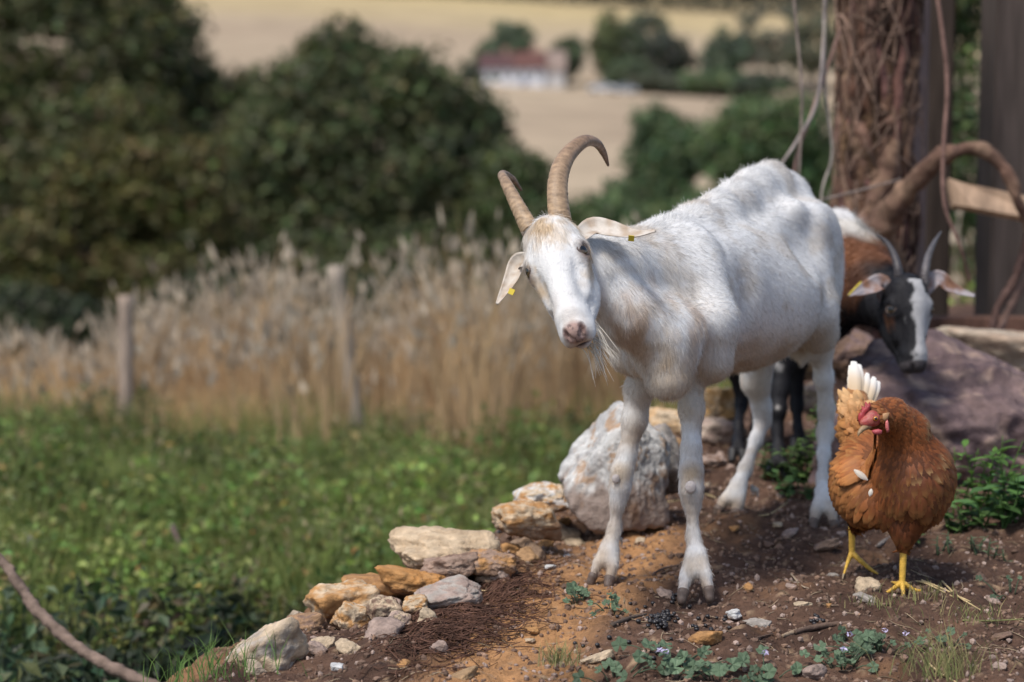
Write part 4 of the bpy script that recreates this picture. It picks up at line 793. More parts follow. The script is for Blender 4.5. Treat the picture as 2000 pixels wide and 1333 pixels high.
# ------------------------------------------------------------- dark goat
kid = empty('goat', (at(1480, 900, 5.65)[0], 5.62, 0), 'black, brown and white goat with head lowered to the purple boulder', 'goat')
H2 = Head(1783, 543, 5.24, (.06, -.965, .22), (.94, .12, -.33), .97); G = Sdf(); X2 = at
G.chain([X2(1560, 560, 5.58), X2(1500, 560, 5.68), X2(1420, 570, 5.85)], [.115, .135, .115], .06); G.cone(X2(1590, 600, 5.56), X2(1420, 620, 5.82), .09, .11, .06)
G.chain([X2(1580, 500, 5.62), X2(1640, 505, 5.52), X2(1700, 545, 5.42), X2(1755, 585, 5.35)], [.09, .076, .058, .045], .05); G.chain([X2(1590, 590, 5.56), X2(1660, 570, 5.47), X2(1745, 610, 5.33)], [.07, .05, .040], .05)
G.chain([X2(1560, 445, 5.62), X2(1640, 450, 5.58), X2(1700, 505, 5.5)], [.035, .03, .025], .05)
goat_head(G, H2)
DC = [[[((1520, 885, 5.5), 11), ((1508, 908, 5.48), 12), ((1503, 928, 5.47), 9)], [((1524, 885, 5.5), 11), ((1530, 910, 5.48), 12), ((1534, 930, 5.47), 9)]], [[((1560, 840, 5.75), 9), ((1553, 862, 5.74), 10), ((1550, 876, 5.73), 7)], [((1563, 840, 5.75), 9), ((1569, 862, 5.74), 10), ((1572, 876, 5.73), 7)]], [[((1440, 862, 5.72), 9), ((1432, 882, 5.7), 10), ((1430, 898, 5.69), 8)], [((1444, 862, 5.72), 9), ((1450, 884, 5.7), 10), ((1453, 900, 5.69), 8)]]]
leg(G, [(1545, 620, 5.56), (1530, 700, 5.55), (1523, 760, 5.54), (1520, 800, 5.53), (1518, 840, 5.53), (1520, 880, 5.51)], [48, 30, 20, 18, 13, 15], DC[0])
leg(G, [(1580, 600, 5.7), (1560, 700, 5.76), (1555, 760, 5.78), (1556, 790, 5.78), (1558, 835, 5.76)], [40, 22, 15, 15, 11], DC[1])
leg(G, [(1425, 620, 5.85), (1430, 700, 5.82), (1448, 760, 5.85), (1448, 790, 5.85), (1442, 830, 5.78), (1441, 860, 5.74)], [50, 30, 16, 14, 11, 13], DC[2])
leg(G, [(1400, 620, 5.95), (1440, 720, 6.0), (1478, 780, 6.02), (1474, 840, 5.95), (1470, 880, 5.9)], [50, 24, 14, 10, 12], [])
Vd, Qd = G.mesh(A([.35, 5.2, -.06]), A([1.12, 6.15, .85]), .0055); Vd = relax(Vd, Qd, 2)
hb2 = lambda P, m: (lambda q: (q[:, 0] > -.045 + m) & (q[:, 0] < .228) & (np.abs(q[:, 1]) < .083 - m) & (q[:, 2] > -.125 + m))(H2.loc(P))
Ve, Qe = G.mesh(A((-.05, -.085, -.130)) * .97, A((.23, .085, .03)) * .97, .0024, H2.o, H2.M); Vd, Qd = clipmesh(Vd, Qd, lambda P: ~hb2(P, .014))
eA = ear_mesh([H2(.035, -.04, -.07), at(1722, 556, 5.26), at(1700, 563, 5.25), at(1678, 571, 5.24), at(1657, 578, 5.23)], [.014, .024, .022, .014, .004], camv((-.1, .5, .85)), .5)
eB = ear_mesh([H2(.035, .04, -.07), at(1828, 546, 5.30), at(1852, 561, 5.30), at(1878, 572, 5.30), at(1904, 579, 5.29)], [.014, .021, .018, .010, .004], camv((.1, .5, .85)), .5)
BLK = A([.009, .0085, .011]); RUST = A([.215, .085, .036])
def kid_col(P):
    n = len(P); c = np.tile(BLK, (n, 1)); q = H2.loc(P); hm = (q[:, 0] > -.04) & (q[:, 2] > -.06) & (np.abs(q[:, 1]) < .07)
    c = mixc(c, RUST, blob(P, at(1655, 520, 5.45), .100, .4, 14, 2) * 1.3); c = mixc(c, RUST, blob(P, at(1620, 545, 5.45), .06, .5, 14, 3))
    c = mixc(c, [.62, .58, .52], blob(P, at(1658, 458, 5.50), .066, .5, 20, 4) * 1.2); c = mixc(c, [.70, .68, .66], blob(P, at(1642, 425, 5.55), .048, .4, 20, 5) * 1.3); c = mixc(c, [.45, .36, .27], blob(P, at(1688, 478, 5.46), .028, .5, 20, 6) * .8)
    c = mixc(c, BLK * 1.4, blob(P, at(1668, 452, 5.5), .016, .3, 30, 7)); c = mixc(c, [.6, .58, .56], blob(P, at(1512, 715, 5.51), .018, .5, 30, 8) * 1.2); c = mixc(c, [.6, .56, .52], blob(P, at(1519, 795, 5.5), .010, .2, 30, 9) * 1.4)
    c = mixc(c, RUST * .9, blob(q, [.09, -.045, -.05], .020, .8, 40, 2) * .45 * hm)
    wv = .012 * fbm(q, 40, 3, 6); s_ = q[:, 1] + wv; wid = .016 + .009 * sstep(.03, .06, q[:, 0]) - .008 * sstep(.10, .12, q[:, 0]) + .006 * sstep(.14, .18, q[:, 0])
    bl = sstep(.005, -.005, np.abs(s_ - .010) - wid) * (q[:, 2] > -.055) * (q[:, 0] > .002)
    bl = np.maximum(bl, sstep(.005, -.005, np.abs(q[:, 1] - .036) - .014 + wv) * (q[:, 0] > .035) * (q[:, 0] < .125) * (q[:, 2] > -.05))
    c = mixc(c, [.42, .41, .41], bl * hm); c = mixc(c, BLK, (blob(q, [.075, .045, -.02], .010, .4, 60, 2)) * hm)
    c = mixc(c, [.05, .042, .045], sstep(.183, .190, q[:, 0]) * hm)
    return c
parts = [(Vd, Qd, kid_col(Vd)), (Ve, Qe, kid_col(Ve))]
for e_ in (eA, eB): parts.append((*e_, mixc(np.tile(A([.30, .27, .28]), (len(e_[0]), 1)), [.20, .10, .06], .35 + 1.2 * fbm(e_[0], 45, 3, 3))))
V, Fc, c = join(parts); build('body', V, Fc, M_skin, kid, c)
Va, Qa, _ = join([(Vd, Qd), (Ve, Qe)]); Qa = Qa[0]; VN = vnormals(Va, Qa); rg = np.random.default_rng(91); P, k = sample(Va, Qa, 60000, rg, lambda P: np.where(hb2(P, 0), 1.4, 1.)); N = nrm(VN[Qa[k]].mean(1)); q = H2.loc(P); isH = hb2(P, 0)
D_ = np.tile(A([-.6, .2, -.6]), (len(P), 1)); lg = P[:, 2] < .33; D_[lg] = [0, 0, -1]; D_[isH] = -H2.n; fore = isH & (q[:, 0] < .05); D_[fore] = H2.n; D_ = nrm(D_) + .3 * np.column_stack([fbm(P, 9, 2, s_) for s_ in (1, 2, 3)])
Lh = np.where(isH, .008, np.where(lg, .008, .02)) * rg.uniform(.6, 1.3, len(P)); ok = ~(isH & (q[:, 0] > .185)) & (P[:, 2] > .02)
hair('fur', P[ok], N[ok], D_[ok], Lh[ok], .25, .00033, np.clip(kid_col(P[ok]) * rg.uniform(.8, 1.2, (ok.sum(), 1)), .006, .9), kid, M_dark_fur, rg=rg)
horn(kid, [(1757, 560, 5.27), (1755, 535, 5.26), (1751, 512, 5.27), (1742, 490, 5.29), (1730, 472, 5.31), (1713, 460, 5.33)], [.0125, .0115, .0095, .0075, .0055, .0025], [.05, .043, .045], [.045, .04, .042], rid=14, flat=.9)
horn(kid, [(1805, 560, 5.27), (1807, 532, 5.27), (1811, 508, 5.29), (1818, 488, 5.31), (1827, 470, 5.34), (1838, 453, 5.37)], [.0115, .0105, .009, .0072, .005, .0018], [.10, .088, .088], [.085, .078, .08], rid=14, flat=.9)
eye(kid, H2, 1, [.05, .035, .02]); eye(kid, H2, -1, [.05, .035, .02])
for cl in DC:
  for c_ in cl: hoof(kid, [c_[-2:]], [.02, .018, .018])
V, Fc = tube([at(1657, 577, 5.22), at(1682, 551, 5.23)], .0022, 3, 6); build('ear_tag', V, Fc, M_plastic, kid)

# ------------------------------------------------------------- hen
HN = A([*(at(1722, 1148, 4.4)[:2]), 0]); hen = empty('hen', HN, 'russet brown hen with white tail feathers and yellow legs', 'hen')
G = Sdf(); X = at
G.chain([X(1692, 835, 4.54), X(1748, 905, 4.46), X(1782, 930, 4.36)], [.028, .056, .072], .03); G.ell(X(1690, 905, 4.46), (.038, .06, .055), None, .025)     # back to breast
G.ell(X(1788, 942, 4.33), (.061, .062, .078), None, .03); G.ell(X(1702, 945, 4.44), (.064, .07, .066), None, .04)
G.ell(X(1672, 950, 4.42), (.040, .055, .062), None, .03)
G.chain([X(1773, 892, 4.34), X(1764, 842, 4.31), X(1738, 814, 4.28), X(1714, 813, 4.25)], [.052, .037, .027, .0225], .028)    # neck
G.ell(X(1706, 814, 4.24), (.026, .022, .021), None, .01)
G.chain([X(1780, 985, 4.33), X(1769, 1032, 4.33), X(1765, 1056, 4.33)], [.044, .020, .010], .03)   # thigh
G.chain([X(1700, 985, 4.45), X(1676, 1012, 4.48)], [.046, .018], .03); G.ell(X(1735, 985, 4.38), (.06, .06, .035), None, .03)
G.chain([X(1685, 840, 4.52), X(1672, 790, 4.58)], [.038, .022], .03)
Vn, Qn = G.mesh(HN + [-.14, -.2, .04], HN + [.20, .34, .44], .004); Vn = relax(Vn, Qn, 2)
RUF = A([.20, .062, .017]); GOLD = A([.38, .165, .052]); RUF_SHADE = A([.085, .026, .010])
def hen_col(P):
    n = len(P); px = (P - CAM) @ RT / ((P - CAM) @ FW) * 0 ; c = np.tile(RUF, (n, 1))
    wingc = A(X(1680, 900, 4.45)); c = mixc(c, GOLD, .75 * blob(P, X(1672, 860, 4.5), .075, .3, 20, 1)); c = mixc(c, GOLD, .45 * blob(P, X(1665, 960, 4.40), .07, .4, 20, 2)); c = mixc(c, [.50, .27, .11], .7 * blob(P, X(1672, 795, 4.56), .04, .3, 20, 3))
    c = mixc(c, RUF_SHADE, .75 * blob(P, X(1800, 950, 4.27), .075, .4, 15, 4)); c = mixc(c, RUF_SHADE, .8 * blob(P, X(1765, 1040, 4.32), .05, .3, 15, 5)); return c  # breast and thigh darkened: shaded side put into the plumage colour
build('body', Vn, Qn, M_skin, hen, hen_col(Vn) * .6)
rg = np.random.default_rng(55); VN = vnormals(Vn, Qn)
face_c = X(1702, 818, 4.22)
def feather_set(P, N, D, Ln, Wd, colr, tipc, rg, lift=.18, m=6, prof=(.25, .75, 1., .95, .7, .12)):
    n = len(P); T = nrm(D - N * (D * N).sum(1)[:, None]); B = np.cross(N, T); Ln = Ln[:, None]; Wd = Wd[:, None]; rows = []; cols = []
    for i in range(m):
        s = i / (m - 1); ctr = P + T * Ln * s + N * (Ln * (lift * s - .20 * s * s) + .0008)
        for u in (-1, 0, 1):
            rows.append(ctr + B * Wd * prof[i] * u - N * Wd * .30 * abs(u)); cc = mixc(colr, tipc, np.full(n, sstep(.45, .95, A(s)))); cols.append(cc * (1.12 if u == 0 else .92))
    V = np.stack(rows, 1).reshape(-1, 3); C = np.stack(cols, 1).reshape(-1, 3); off = (np.arange(n) * m * 3)[:, None, None]
    q = np.array([[i * 3 + j, (i + 1) * 3 + j, (i + 1) * 3 + j + 1, i * 3 + j + 1] for i in range(m - 1) for j in (0, 1)]); return V, (q[None] + off).reshape(-1, 4), C
P, k = sample(Vn, Qn, 5200, rg, lambda P: 1 + 2.2 * (P[:, 2] > .26)); N = nrm(VN[Qn[k]].mean(1))
ok = (np.linalg.norm(P - face_c, axis=1) > .0225); P, N = P[ok], N[ok]
nb_ = X(1715, 815, 4.25); away = nrm(P - nb_); D_ = away * .8 + A([-.25, .35, -.45]); low = P[:, 2] < .14; D_[low] = [0, .1, -1]; D_ = D_ + rg.normal(size=D_.shape) * .12
rr = np.linalg.norm(P - nb_, axis=1); Ln = (.013 + .022 * sstep(.03, .16, rr)) * (.6 + .4 * sstep(.07, .13, P[:, 2])); Wd = Ln * .30 * rg.uniform(.8, 1.2, len(P)); Ln = Ln * rg.uniform(.8, 1.2, len(P))
cb = hen_col(P) * rg.uniform(.55, 1.3, (len(P), 1)); tipc = mixc(cb, [.55, .28, .10], rg.uniform(.1, .5, len(P))); hack = (rr > .05) & (rr < .13) & (N[:, 0] > -.2); tipc[hack] = mixc(cb[hack], [.62, .38, .17], rg.uniform(.2, .8, hack.sum()))
V, Qf, C = feather_set(P, N, D_, Ln, Wd, cb, tipc, rg, lift=.12); build('feathers', V, Qf, M_feather, hen, C)
# wing (hen's right) as larger feathers over the flank
n_ = 120; a = rg.uniform(0, 1, n_); b_ = rg.uniform(-1, 1, n_); P0 = A([X(1728 - 60 * s_ + 10 * t_, 862 + 55 * s_ + 34 * t_ * (1 - .4 * s_), 4.37 + .05 * s_) for s_, t_ in zip(a, b_)])
# project onto body surface
idx = [int(np.argmin(((Vn - (p + (CAM - p) * .01)) ** 2).sum(1))) for p in P0]; Pw = Vn[idx] + VN[idx] * .007; Nw = VN[idx]
cw = mixc(np.tile(RUF * 1.25, (n_, 1)), GOLD, rg.uniform(.2, .9, n_)); V, Qf, C = feather_set(Pw, Nw, np.tile(A([-.75, .25, -.55]), (n_, 1)) + rg.normal(size=(n_, 3)) * .1, rg.uniform(.026, .04, n_), rg.uniform(.007, .010, n_), cw, cw * 1.45, rg, .16)
wing = build('wing', V, Qf, M_feather, hen, C)
for pw, dw, lw, ww in ((X(1668, 918, 4.345), [.8, 0, -.6], .032, .0055), (X(1702, 955, 4.31), [-.2, 0, -1.], .014, .004)):
    V, Qf, C = feather_set(pw[None], -FW[None], A([dw]), A([lw]), A([ww]), A([[.78, .72, .62]]), A([[.8, .76, .68]]), rg, .1); build('white_feather', V, Qf, M_feather, wing, C)
# tail
tl = [(1672, 790, 1660, 718, 12), (1668, 790, 1652, 730, 9), (1676, 792, 1668, 725, 10), (1682, 795, 1681, 746, 8), (1690, 798, 1692, 755, 9), (1664, 798, 1650, 748, 10), (1694, 802, 1697, 766, 8), (1660, 805, 1652, 775, 9)]
Pt, Dt, Lt, Wt = [], [], [], []
for j, (x0, y0, x1, y1, wd) in enumerate(tl): a_, b2 = X(x0, y0, 4.58 + j * .003), X(x1, y1, 4.63 + j * .004); Pt.append(a_); Dt.append(b2 - a_); Lt.append(np.linalg.norm(b2 - a_)); Wt.append(pr(wd, 4.6))
nT = len(tl); V, Qf, C = feather_set(A(Pt), np.tile(nrm(camv((.25, .2, 1))), (nT, 1)), A(Dt), A(Lt), A(Wt), np.tile(A([.72, .55, .36]), (nT, 1)), np.tile(A([.86, .83, .78]), (nT, 1)), rg, .05, 6, (.5, .8, .95, 1., .95, .5)); tail = build('tail', V, Qf, M_feather, hen, C)
n_ = 150; t_ = rg.uniform(size=n_); Pt = A([X(1690 - 25 * t + rg.normal() * 9, 850 - 62 * t + rg.normal() * 6, 4.47 + .08 * t) for t in t_]); cw = mixc(np.tile(GOLD, (n_, 1)), [.62, .38, .18], t_)
V, Qf, C = feather_set(Pt, nrm(np.tile(camv((.1, .3, 1)), (n_, 1)) + rg.normal(size=(n_, 3)) * .25), np.tile(camv((-.35, .25, -.5)), (n_, 1)) + rg.normal(size=(n_, 3)) * .25, rg.uniform(.02, .03, n_), rg.uniform(.006, .009, n_), cw, cw * 1.1, rg, .1); build('saddle_feathers', V, Qf, M_feather, hen, C)
# head: bare red face, comb, wattle, beak, eye
RED = A([.30, .045, .04]); head = Sdf(); head.ell(X(1703, 818, 4.226), (.0165, .013, .0150), None, .005); head.ell(X(1691, 826, 4.218), (.011, .009, .009), None, .008); V, Q = head.mesh(X(1703, 818, 4.22) - .04, X(1703, 818, 4.22) + .04, .0017)
face = build('face', V, Q, M_wet, hen, mixc(np.tile(RED * 1.1, (len(V), 1)), [.36, .11, .08], .5 + fbm(V, 120, 3, 2)))
def flat_outline(pts, d, th, col, name, parent, mat, drn=(0, 0, 1)):
    if name == 'comb': pts = [(1690 + (x - 1690) * .86, 818 + (y - 818) * .86) for x, y in pts]
    c0 = A([at(x, y, d) for x, y in pts]); ctr = c0.mean(0); off = nrm(camv(drn)) * th; rings = [ctr + (c0 - ctr) * .6 + off, c0 + off * .35, c0 - off * .35, ctr + (c0 - ctr) * .6 - off]; n_ = len(pts)
    V = np.vstack(rings + [ctr + off * 1.2, ctr - off * 1.2]); Fq = np.array([[r_ * n_ + i, r_ * n_ + (i + 1) % n_, (r_ + 1) * n_ + (i + 1) % n_, (r_ + 1) * n_ + i] for r_ in range(3) for i in range(n_)])
    Ft = np.array([[i, n_ * 4, (i + 1) % n_] for i in range(n_)] + [[3 * n_ + (i + 1) % n_, n_ * 4 + 1, 3 * n_ + i] for i in range(n_)]); return build(name, V, [Fq, Ft], mat, parent, A(col))
flat_outline([(1676, 832), (1673, 818), (1675, 806), (1681, 803), (1676, 798), (1683, 799), (1681, 788), (1688, 792), (1690, 779), (1697, 786), (1700, 780), (1702, 790), (1699, 800), (1693, 806), (1690, 815), (1684, 828)], 4.222, .004, [.33, .035, .04], 'comb', hen, M_wet)
flat_outline([(1702, 842), (1706, 840), (1716, 838), (1723, 841), (1722, 848), (1714, 850), (1706, 848)], 4.214, .004, [.40, .07, .08], 'wattle', hen, M_wet)
flat_outline([(1729, 822), (1733, 818), (1736, 830), (1737, 843), (1732, 846), (1729, 836)], 4.222, .004, [.50, .13, .12], 'ear_lobe', hen, M_wet)
flat_outline([(1724, 808), (1737, 806), (1735, 818), (1728, 824), (1722, 818)], 4.221, .003, [.42, .24, .12], 'ear_tuft', hen, M_feather)
V, Fc = tube([X(1697, 832, 4.222), X(1686, 837, 4.212), X(1678, 846, 4.206), X(1676, 853, 4.204)], [.0075, .006, .0036, .0006], 14, 10, flat=.8); build('beak', V, Fc, M_horn, hen, A([.26, .17, .09]))
D, T = ico(4); V = D * .0048 + X(1710, 818, 4.211); dt = D @ (-FW); build('eye', V, T, M_eye, hen, np.where((dt > .86)[:, None], A([.005, .005, .005]), np.where((dt > .45)[:, None], A([.48, .19, .03]), A([.12, .04, .03]))))
# legs and feet
YEL = A([.62, .37, .055])
def hen_leg(top, ankle, toes, spur):
    parts = [(*tube([X(*top), X(*ankle)], [.0068, .0056], 40, 12, ridges=lambda t: 1 + .05 * np.sin(t * 90)), YEL)]
    for tt in toes:
        pts = [X(*ankle)] + [X(*p) for p in tt]; n_ = len(pts); parts.append((*tube(pts, list(np.linspace(.0058, .0036, n_ - 1)) + [.0016], 36, 10, ridges=lambda t: 1 + .06 * np.sin(t * 60)), YEL))
        a_, b2 = pts[-1], pts[-1] + nrm(pts[-1] - pts[-2]) * .010 + [0, 0, -.003]; parts.append((*tube([a_, (a_ + b2) / 2 + [0, 0, .001], b2], [.0024, .0016, .0004], 8, 8), A([.40, .30, .18])))
    V, Fc, c = join(parts); c = c * (1 + .14 * fbm(V, 140, 2, 4))[:, None]; return build('leg', V, Fc, M_scale, hen, c)
hen_leg((1664, 1025, 4.53), (1664, 1080, 4.53), [[(1656, 1098, 4.52), (1648, 1122, 4.50)], [(1680, 1095, 4.52), (1700, 1112, 4.52), (1716, 1122, 4.51)], [(1662, 1072, 4.56), (1660, 1066, 4.6)]], 0)
hen_leg((1765, 1065, 4.335), (1762, 1138, 4.335), [[(1742, 1152, 4.34), (1722, 1163, 4.34)], [(1764, 1158, 4.325), (1767, 1174, 4.305)], [(1785, 1152, 4.34), (1808, 1155, 4.345)], [(1752, 1140, 4.37), (1742, 1137, 4.40)]], 0)

# ------------------------------------------------------------- ivy covered trunk, timber frame, branches at the right
VIN = A([.125, .072, .052]); root = empty('ivy_trunk', gb(1705, 6.9), 'thick trunk wrapped in twisted bare ivy stems behind the dark goat', 'tree trunk')
tr = at(1702, 400, 6.95); g0 = gb(1705, 6.95)
V, Fc = tube([(tr[0], g0[1], g0[2] - .1), (tr[0] - .01, g0[1], .6), (tr[0] + .01, g0[1] + .02, 1.6)], [.115, .088, .095], 60, 40, wob=.4, seed=5); build('trunk', V, Fc, M_bark, root, mixc(np.tile(VIN, (len(V), 1)), [.10, .06, .045], .5 + fbm(V, 12, 3, 4)))
rg = np.random.default_rng(14)
for i in range(64):
    a0 = rg.uniform(math.pi, 2 * math.pi) if i % 5 else rg.uniform(0, math.pi); tw = rg.uniform(-4.2, 4.2); z0, z1 = g0[2] - .05 + (rg.uniform(0, .9) if i > 20 else 0), rg.uniform(.9, 1.7)
    pts = []; 
    for s_ in np.linspace(0, 1, 9):
        th = a0 + tw * s_ + rg.normal() * .16; r_ = rg.uniform(.078, .112); pts.append([tr[0] + r_ * math.cos(th), g0[1] + r_ * math.sin(th), z0 + (z1 - z0) * s_])
    rr = rg.uniform(.004, .019); V, Fc = tube(pts, [rr, rr * .9, rr * .6], 60, 9, wob=.5, seed=i); build('ivy_stem', V, Fc, M_bark, root, VIN * rg.uniform(.45, 1.8) * A([1, rg.uniform(.88, 1.08), rg.uniform(.8, 1.15)]))
for i, (px_, rr, cc) in enumerate([((1640, 1665, 1700, 1740, 1725, 1690), .034, 1.3), ((1775, 1765, 1720, 1675, 1660, 1680), .030, 1.0), ((1690, 1650, 1665, 1715, 1760, 1750), .026, 1.6), ((1625, 1640, 1632, 1660, 1700, 1735), .022, .8)]):
    V, Fc = tube([at(x_, y_, 6.74 + .03 * i) for x_, y_ in zip(px_, (700, 560, 420, 270, 110, -60))], [rr * 1.25, rr, rr * .9, rr * .8, rr * .8, rr * .7], 110, 14, wob=.55, seed=60 + i); build('ivy_stem', V, Fc, M_bark, root, mixc(np.tile(VIN * cc, (len(V), 1)), [.24, .155, .10], .15 + fbm(V, 20, 3, i)))
fine = []
for i in range(260):
    z0 = rg.uniform(g0[2], 1.5); a0 = rg.uniform(math.pi, 2 * math.pi); da = rg.normal() * .9; hz_ = rg.normal() * .22; rr = rg.uniform(.0012, .004); pts = [[tr[0] + (.118 + rg.uniform(-.01, .012)) * math.cos(a0 + da * t), g0[1] + (.118 + rg.uniform(-.01, .012)) * math.sin(a0 + da * t), z0 + hz_ * t + rg.normal() * .012] for t in (0, .33, .66, 1)]
    fine.append((*tube(pts, [rr, rr, rr * .6], 14, 5), A([.15, .10, .075]) * rg.uniform(.4, 2.2)))
V, Fc, c = join(fine); build('rootlets', V, Fc, M_bark, root, c)
V, Fc = tube([at(1690, 205, 6.78), at(1705, 240, 6.77), at(1730, 265, 6.77), at(1745, 275, 6.78)], [.010, .016, .015, .006], 20, 10, wob=.2); build('broken_stem', V, Fc, M_wood, root, A([.50, .33, .18]))
V, Fc = tube([at(1650, 640, 6.8), at(1665, 560, 6.75), at(1705, 470, 6.7), at(1760, 385, 6.6), at(1820, 318, 6.5), at(1900, 292, 6.45), at(1955, 320, 6.45), at(1985, 385, 6.45), at(2012, 450, 6.5)], [.055, .055, .046, .033, .024, .020, .018, .017, .015], 120, 16, wob=.5, seed=3)
build('limb', V, Fc, M_bark, root, mixc(np.tile(VIN * 1.05, (len(V), 1)), [.22, .14, .095], .4 + fbm(V, 14, 3, 5)))
def timber(name, x0, x1, y0, y1, d, th, col, lb, cat, rz=0., grp=None, mat=M_wood):
    a, b = at(x0, y1, d), at(x1, y0, d); w_ = (b[0] - a[0]) / 2; z0 = a[2]; z1 = b[2]; nz = 14
    V, Fc = box(-w_, w_, -th / 2, th / 2, 0, z1 - z0); import bmesh
    bm = bmesh.new(); vs = [bm.verts.new(v) for v in V]; [bm.faces.new([vs[i] for i in f_]) for f_ in Fc]; bmesh.ops.bevel(bm, geom=bm.edges[:], offset=.006, segments=2, affect='EDGES'); bmesh.ops.recalc_face_normals(bm, faces=bm.faces[:])
    me = bpy.data.meshes.new(name); bm.to_mesh(me); bm.free(); me.materials.append(mat)
    cc = me.attributes.new('col', 'FLOAT_COLOR', 'POINT'); cc.data.foreach_set('color', np.tile(np.append(A(col), 1), (len(me.vertices), 1)).astype(np.float32).ravel())
    o = bpy.data.objects.new(name, me); COL.objects.link(o); o.location = ((a[0] + b[0]) / 2, a[1] + th / 2, z0); o.rotation_euler = (0, 0, rz); return tag(o, lb, cat, grp)
GP = 'timber posts beside the ivy covered trunk'
timber('timber_post', 1748, 1800, -60, 760, 7.15, .07, [.23, .17, .155], 'slim greyish pink post right behind the ivy covered trunk', 'post', .1, GP)
timber('timber_post', 1802, 1850, -60, 760, 7.45, .10, [.055, .04, .032], 'dark brown post between the slim pink one and the open gap', 'post', 0, GP)
timber('timber_post', 1922, 2040, -60, 760, 7.2, .16, [.085, .065, .055], 'broad dark post at the right edge of the photo', 'post', .12, GP)
timber('timber_rail', 1790, 2060, 622, 664, 7.0, .08, [.13, .07, .05], 'low reddish brown rail between the posts', 'rail')
pl = A([at(*p) for p in [(1850, 352, 6.62), (1860, 405, 6.62), (1900, 410, 6.6), (1950, 420, 6.58), (2060, 440, 6.55), (2060, 395, 6.55), (1990, 385, 6.57), (1930, 372, 6.6), (1880, 362, 6.62)]]); off = nrm(camv((.1, .5, 1))) * .012; n_ = len(pl)
V = np.vstack([pl + off, pl - off - [0, -.01, 0]]); build_ = build('broken_plank', V, [np.array([list(range(n_))[::-1]]), np.array([list(range(n_, 2 * n_))]), np.array([[i, (i + 1) % n_, n_ + (i + 1) % n_, n_ + i] for i in range(n_)])], M_wood, None, A([.42, .29, .20]), smooth=False); tag(build_, 'sunlit broken plank sticking out to the right edge', 'plank')
V, Fc = tube([at(1700, 330, 6.7), at(1760, 420, 6.62), at(1850, 380, 6.65)], [.008, .012, .008], 30, 8, wob=.2)
def vine(pts, rs, col, lb, name='vine', cat='vine', grp='thin bare vines hanging at the right', n=60, mat=M_bark):
    V, Fc = tube([at(*p) for p in pts], rs, n, 9, wob=.4 if max(rs) > .01 else .15, seed=pts[0][0]); return tag(build(name, V, Fc, mat, None, A(col)), lb, cat, grp)
vine([(1545, -60, 6.3), (1556, 60, 6.3), (1566, 180, 6.3), (1563, 290, 6.3), (1556, 420, 6.3)], [.004, .004, .003], [.24, .19, .16], 'pale hanging vine furthest left, above the goat rump')
vine([(1612, -60, 6.5), (1608, 90, 6.5), (1595, 200, 6.45), (1560, 270, 6.4), (1520, 330, 6.35)], [.006, .005, .004], [.26, .22, .20], 'light grey vine slanting down to the goat rump')
vine([(1640, 60, 6.5), (1610, 150, 6.5), (1582, 230, 6.45), (1555, 310, 6.4), (1545, 400, 6.4)], [.005, .005, .004], [.24, .15, .12], 'reddish vine crossing behind the light grey one')
vine([(1610, 40, 6.5), (1612, 180, 6.5), (1625, 300, 6.5), (1605, 380, 6.45), (1600, 520, 6.4)], [.004, .004, .003], [.30, .26, .22], 'thin vine hanging just left of the ivy covered trunk')
vine([(1822, -60, 6.4), (1840, 60, 6.4), (1850, 170, 6.4), (1842, 300, 6.38), (1845, 400, 6.38), (1875, 480, 6.4), (1895, 550, 6.45)], [.005, .0055, .004], [.22, .13, .105], 'long reddish vine hanging before the dark post')
vine([(1600, 392, 6.3), (1680, 372, 6.35), (1760, 350, 6.4)], [.003, .003, .002], [.26, .21, .18], 'fine horizontal tendril crossing the ivy covered trunk')
vine([(2010, 460, 6.6), (1985, 540, 6.6), (1950, 600, 6.6), (1930, 665, 6.6)], [.014, .012, .010], [.10, .06, .05], 'dark curved stem rising beside the low rail')
vine([(2030, 520, 6.7), (1990, 570, 6.7), (1955, 640, 6.65), (1945, 690, 6.6)], [.012, .010, .010], [.16, .10, .08], 'brown curved stem at the right edge beside the rail')
# fallen branch lower left
vine([(-60, 1050, 5.15), (0, 1092, 5.15), (35, 1140, 5.12), (75, 1195, 5.1), (140, 1255, 5.05), (210, 1300, 5.0), (290, 1335, 4.95), (380, 1360, 4.9)], [.009, .010, .0115, .0125, .012, .013, .012, .012], [.20, .145, .115], 'bare brown branch rising to the left edge above the nettles', 'branch', 'branch', None, 110, M_bark)
vine([(335, 1025, 7.4), (345, 1050, 7.4), (358, 1080, 7.4), (362, 1120, 7.4)], [.008, .007, .006], [.25, .18, .16], 'short dead stick standing in the meadow weeds', 'stick', 'stick', None, 20)
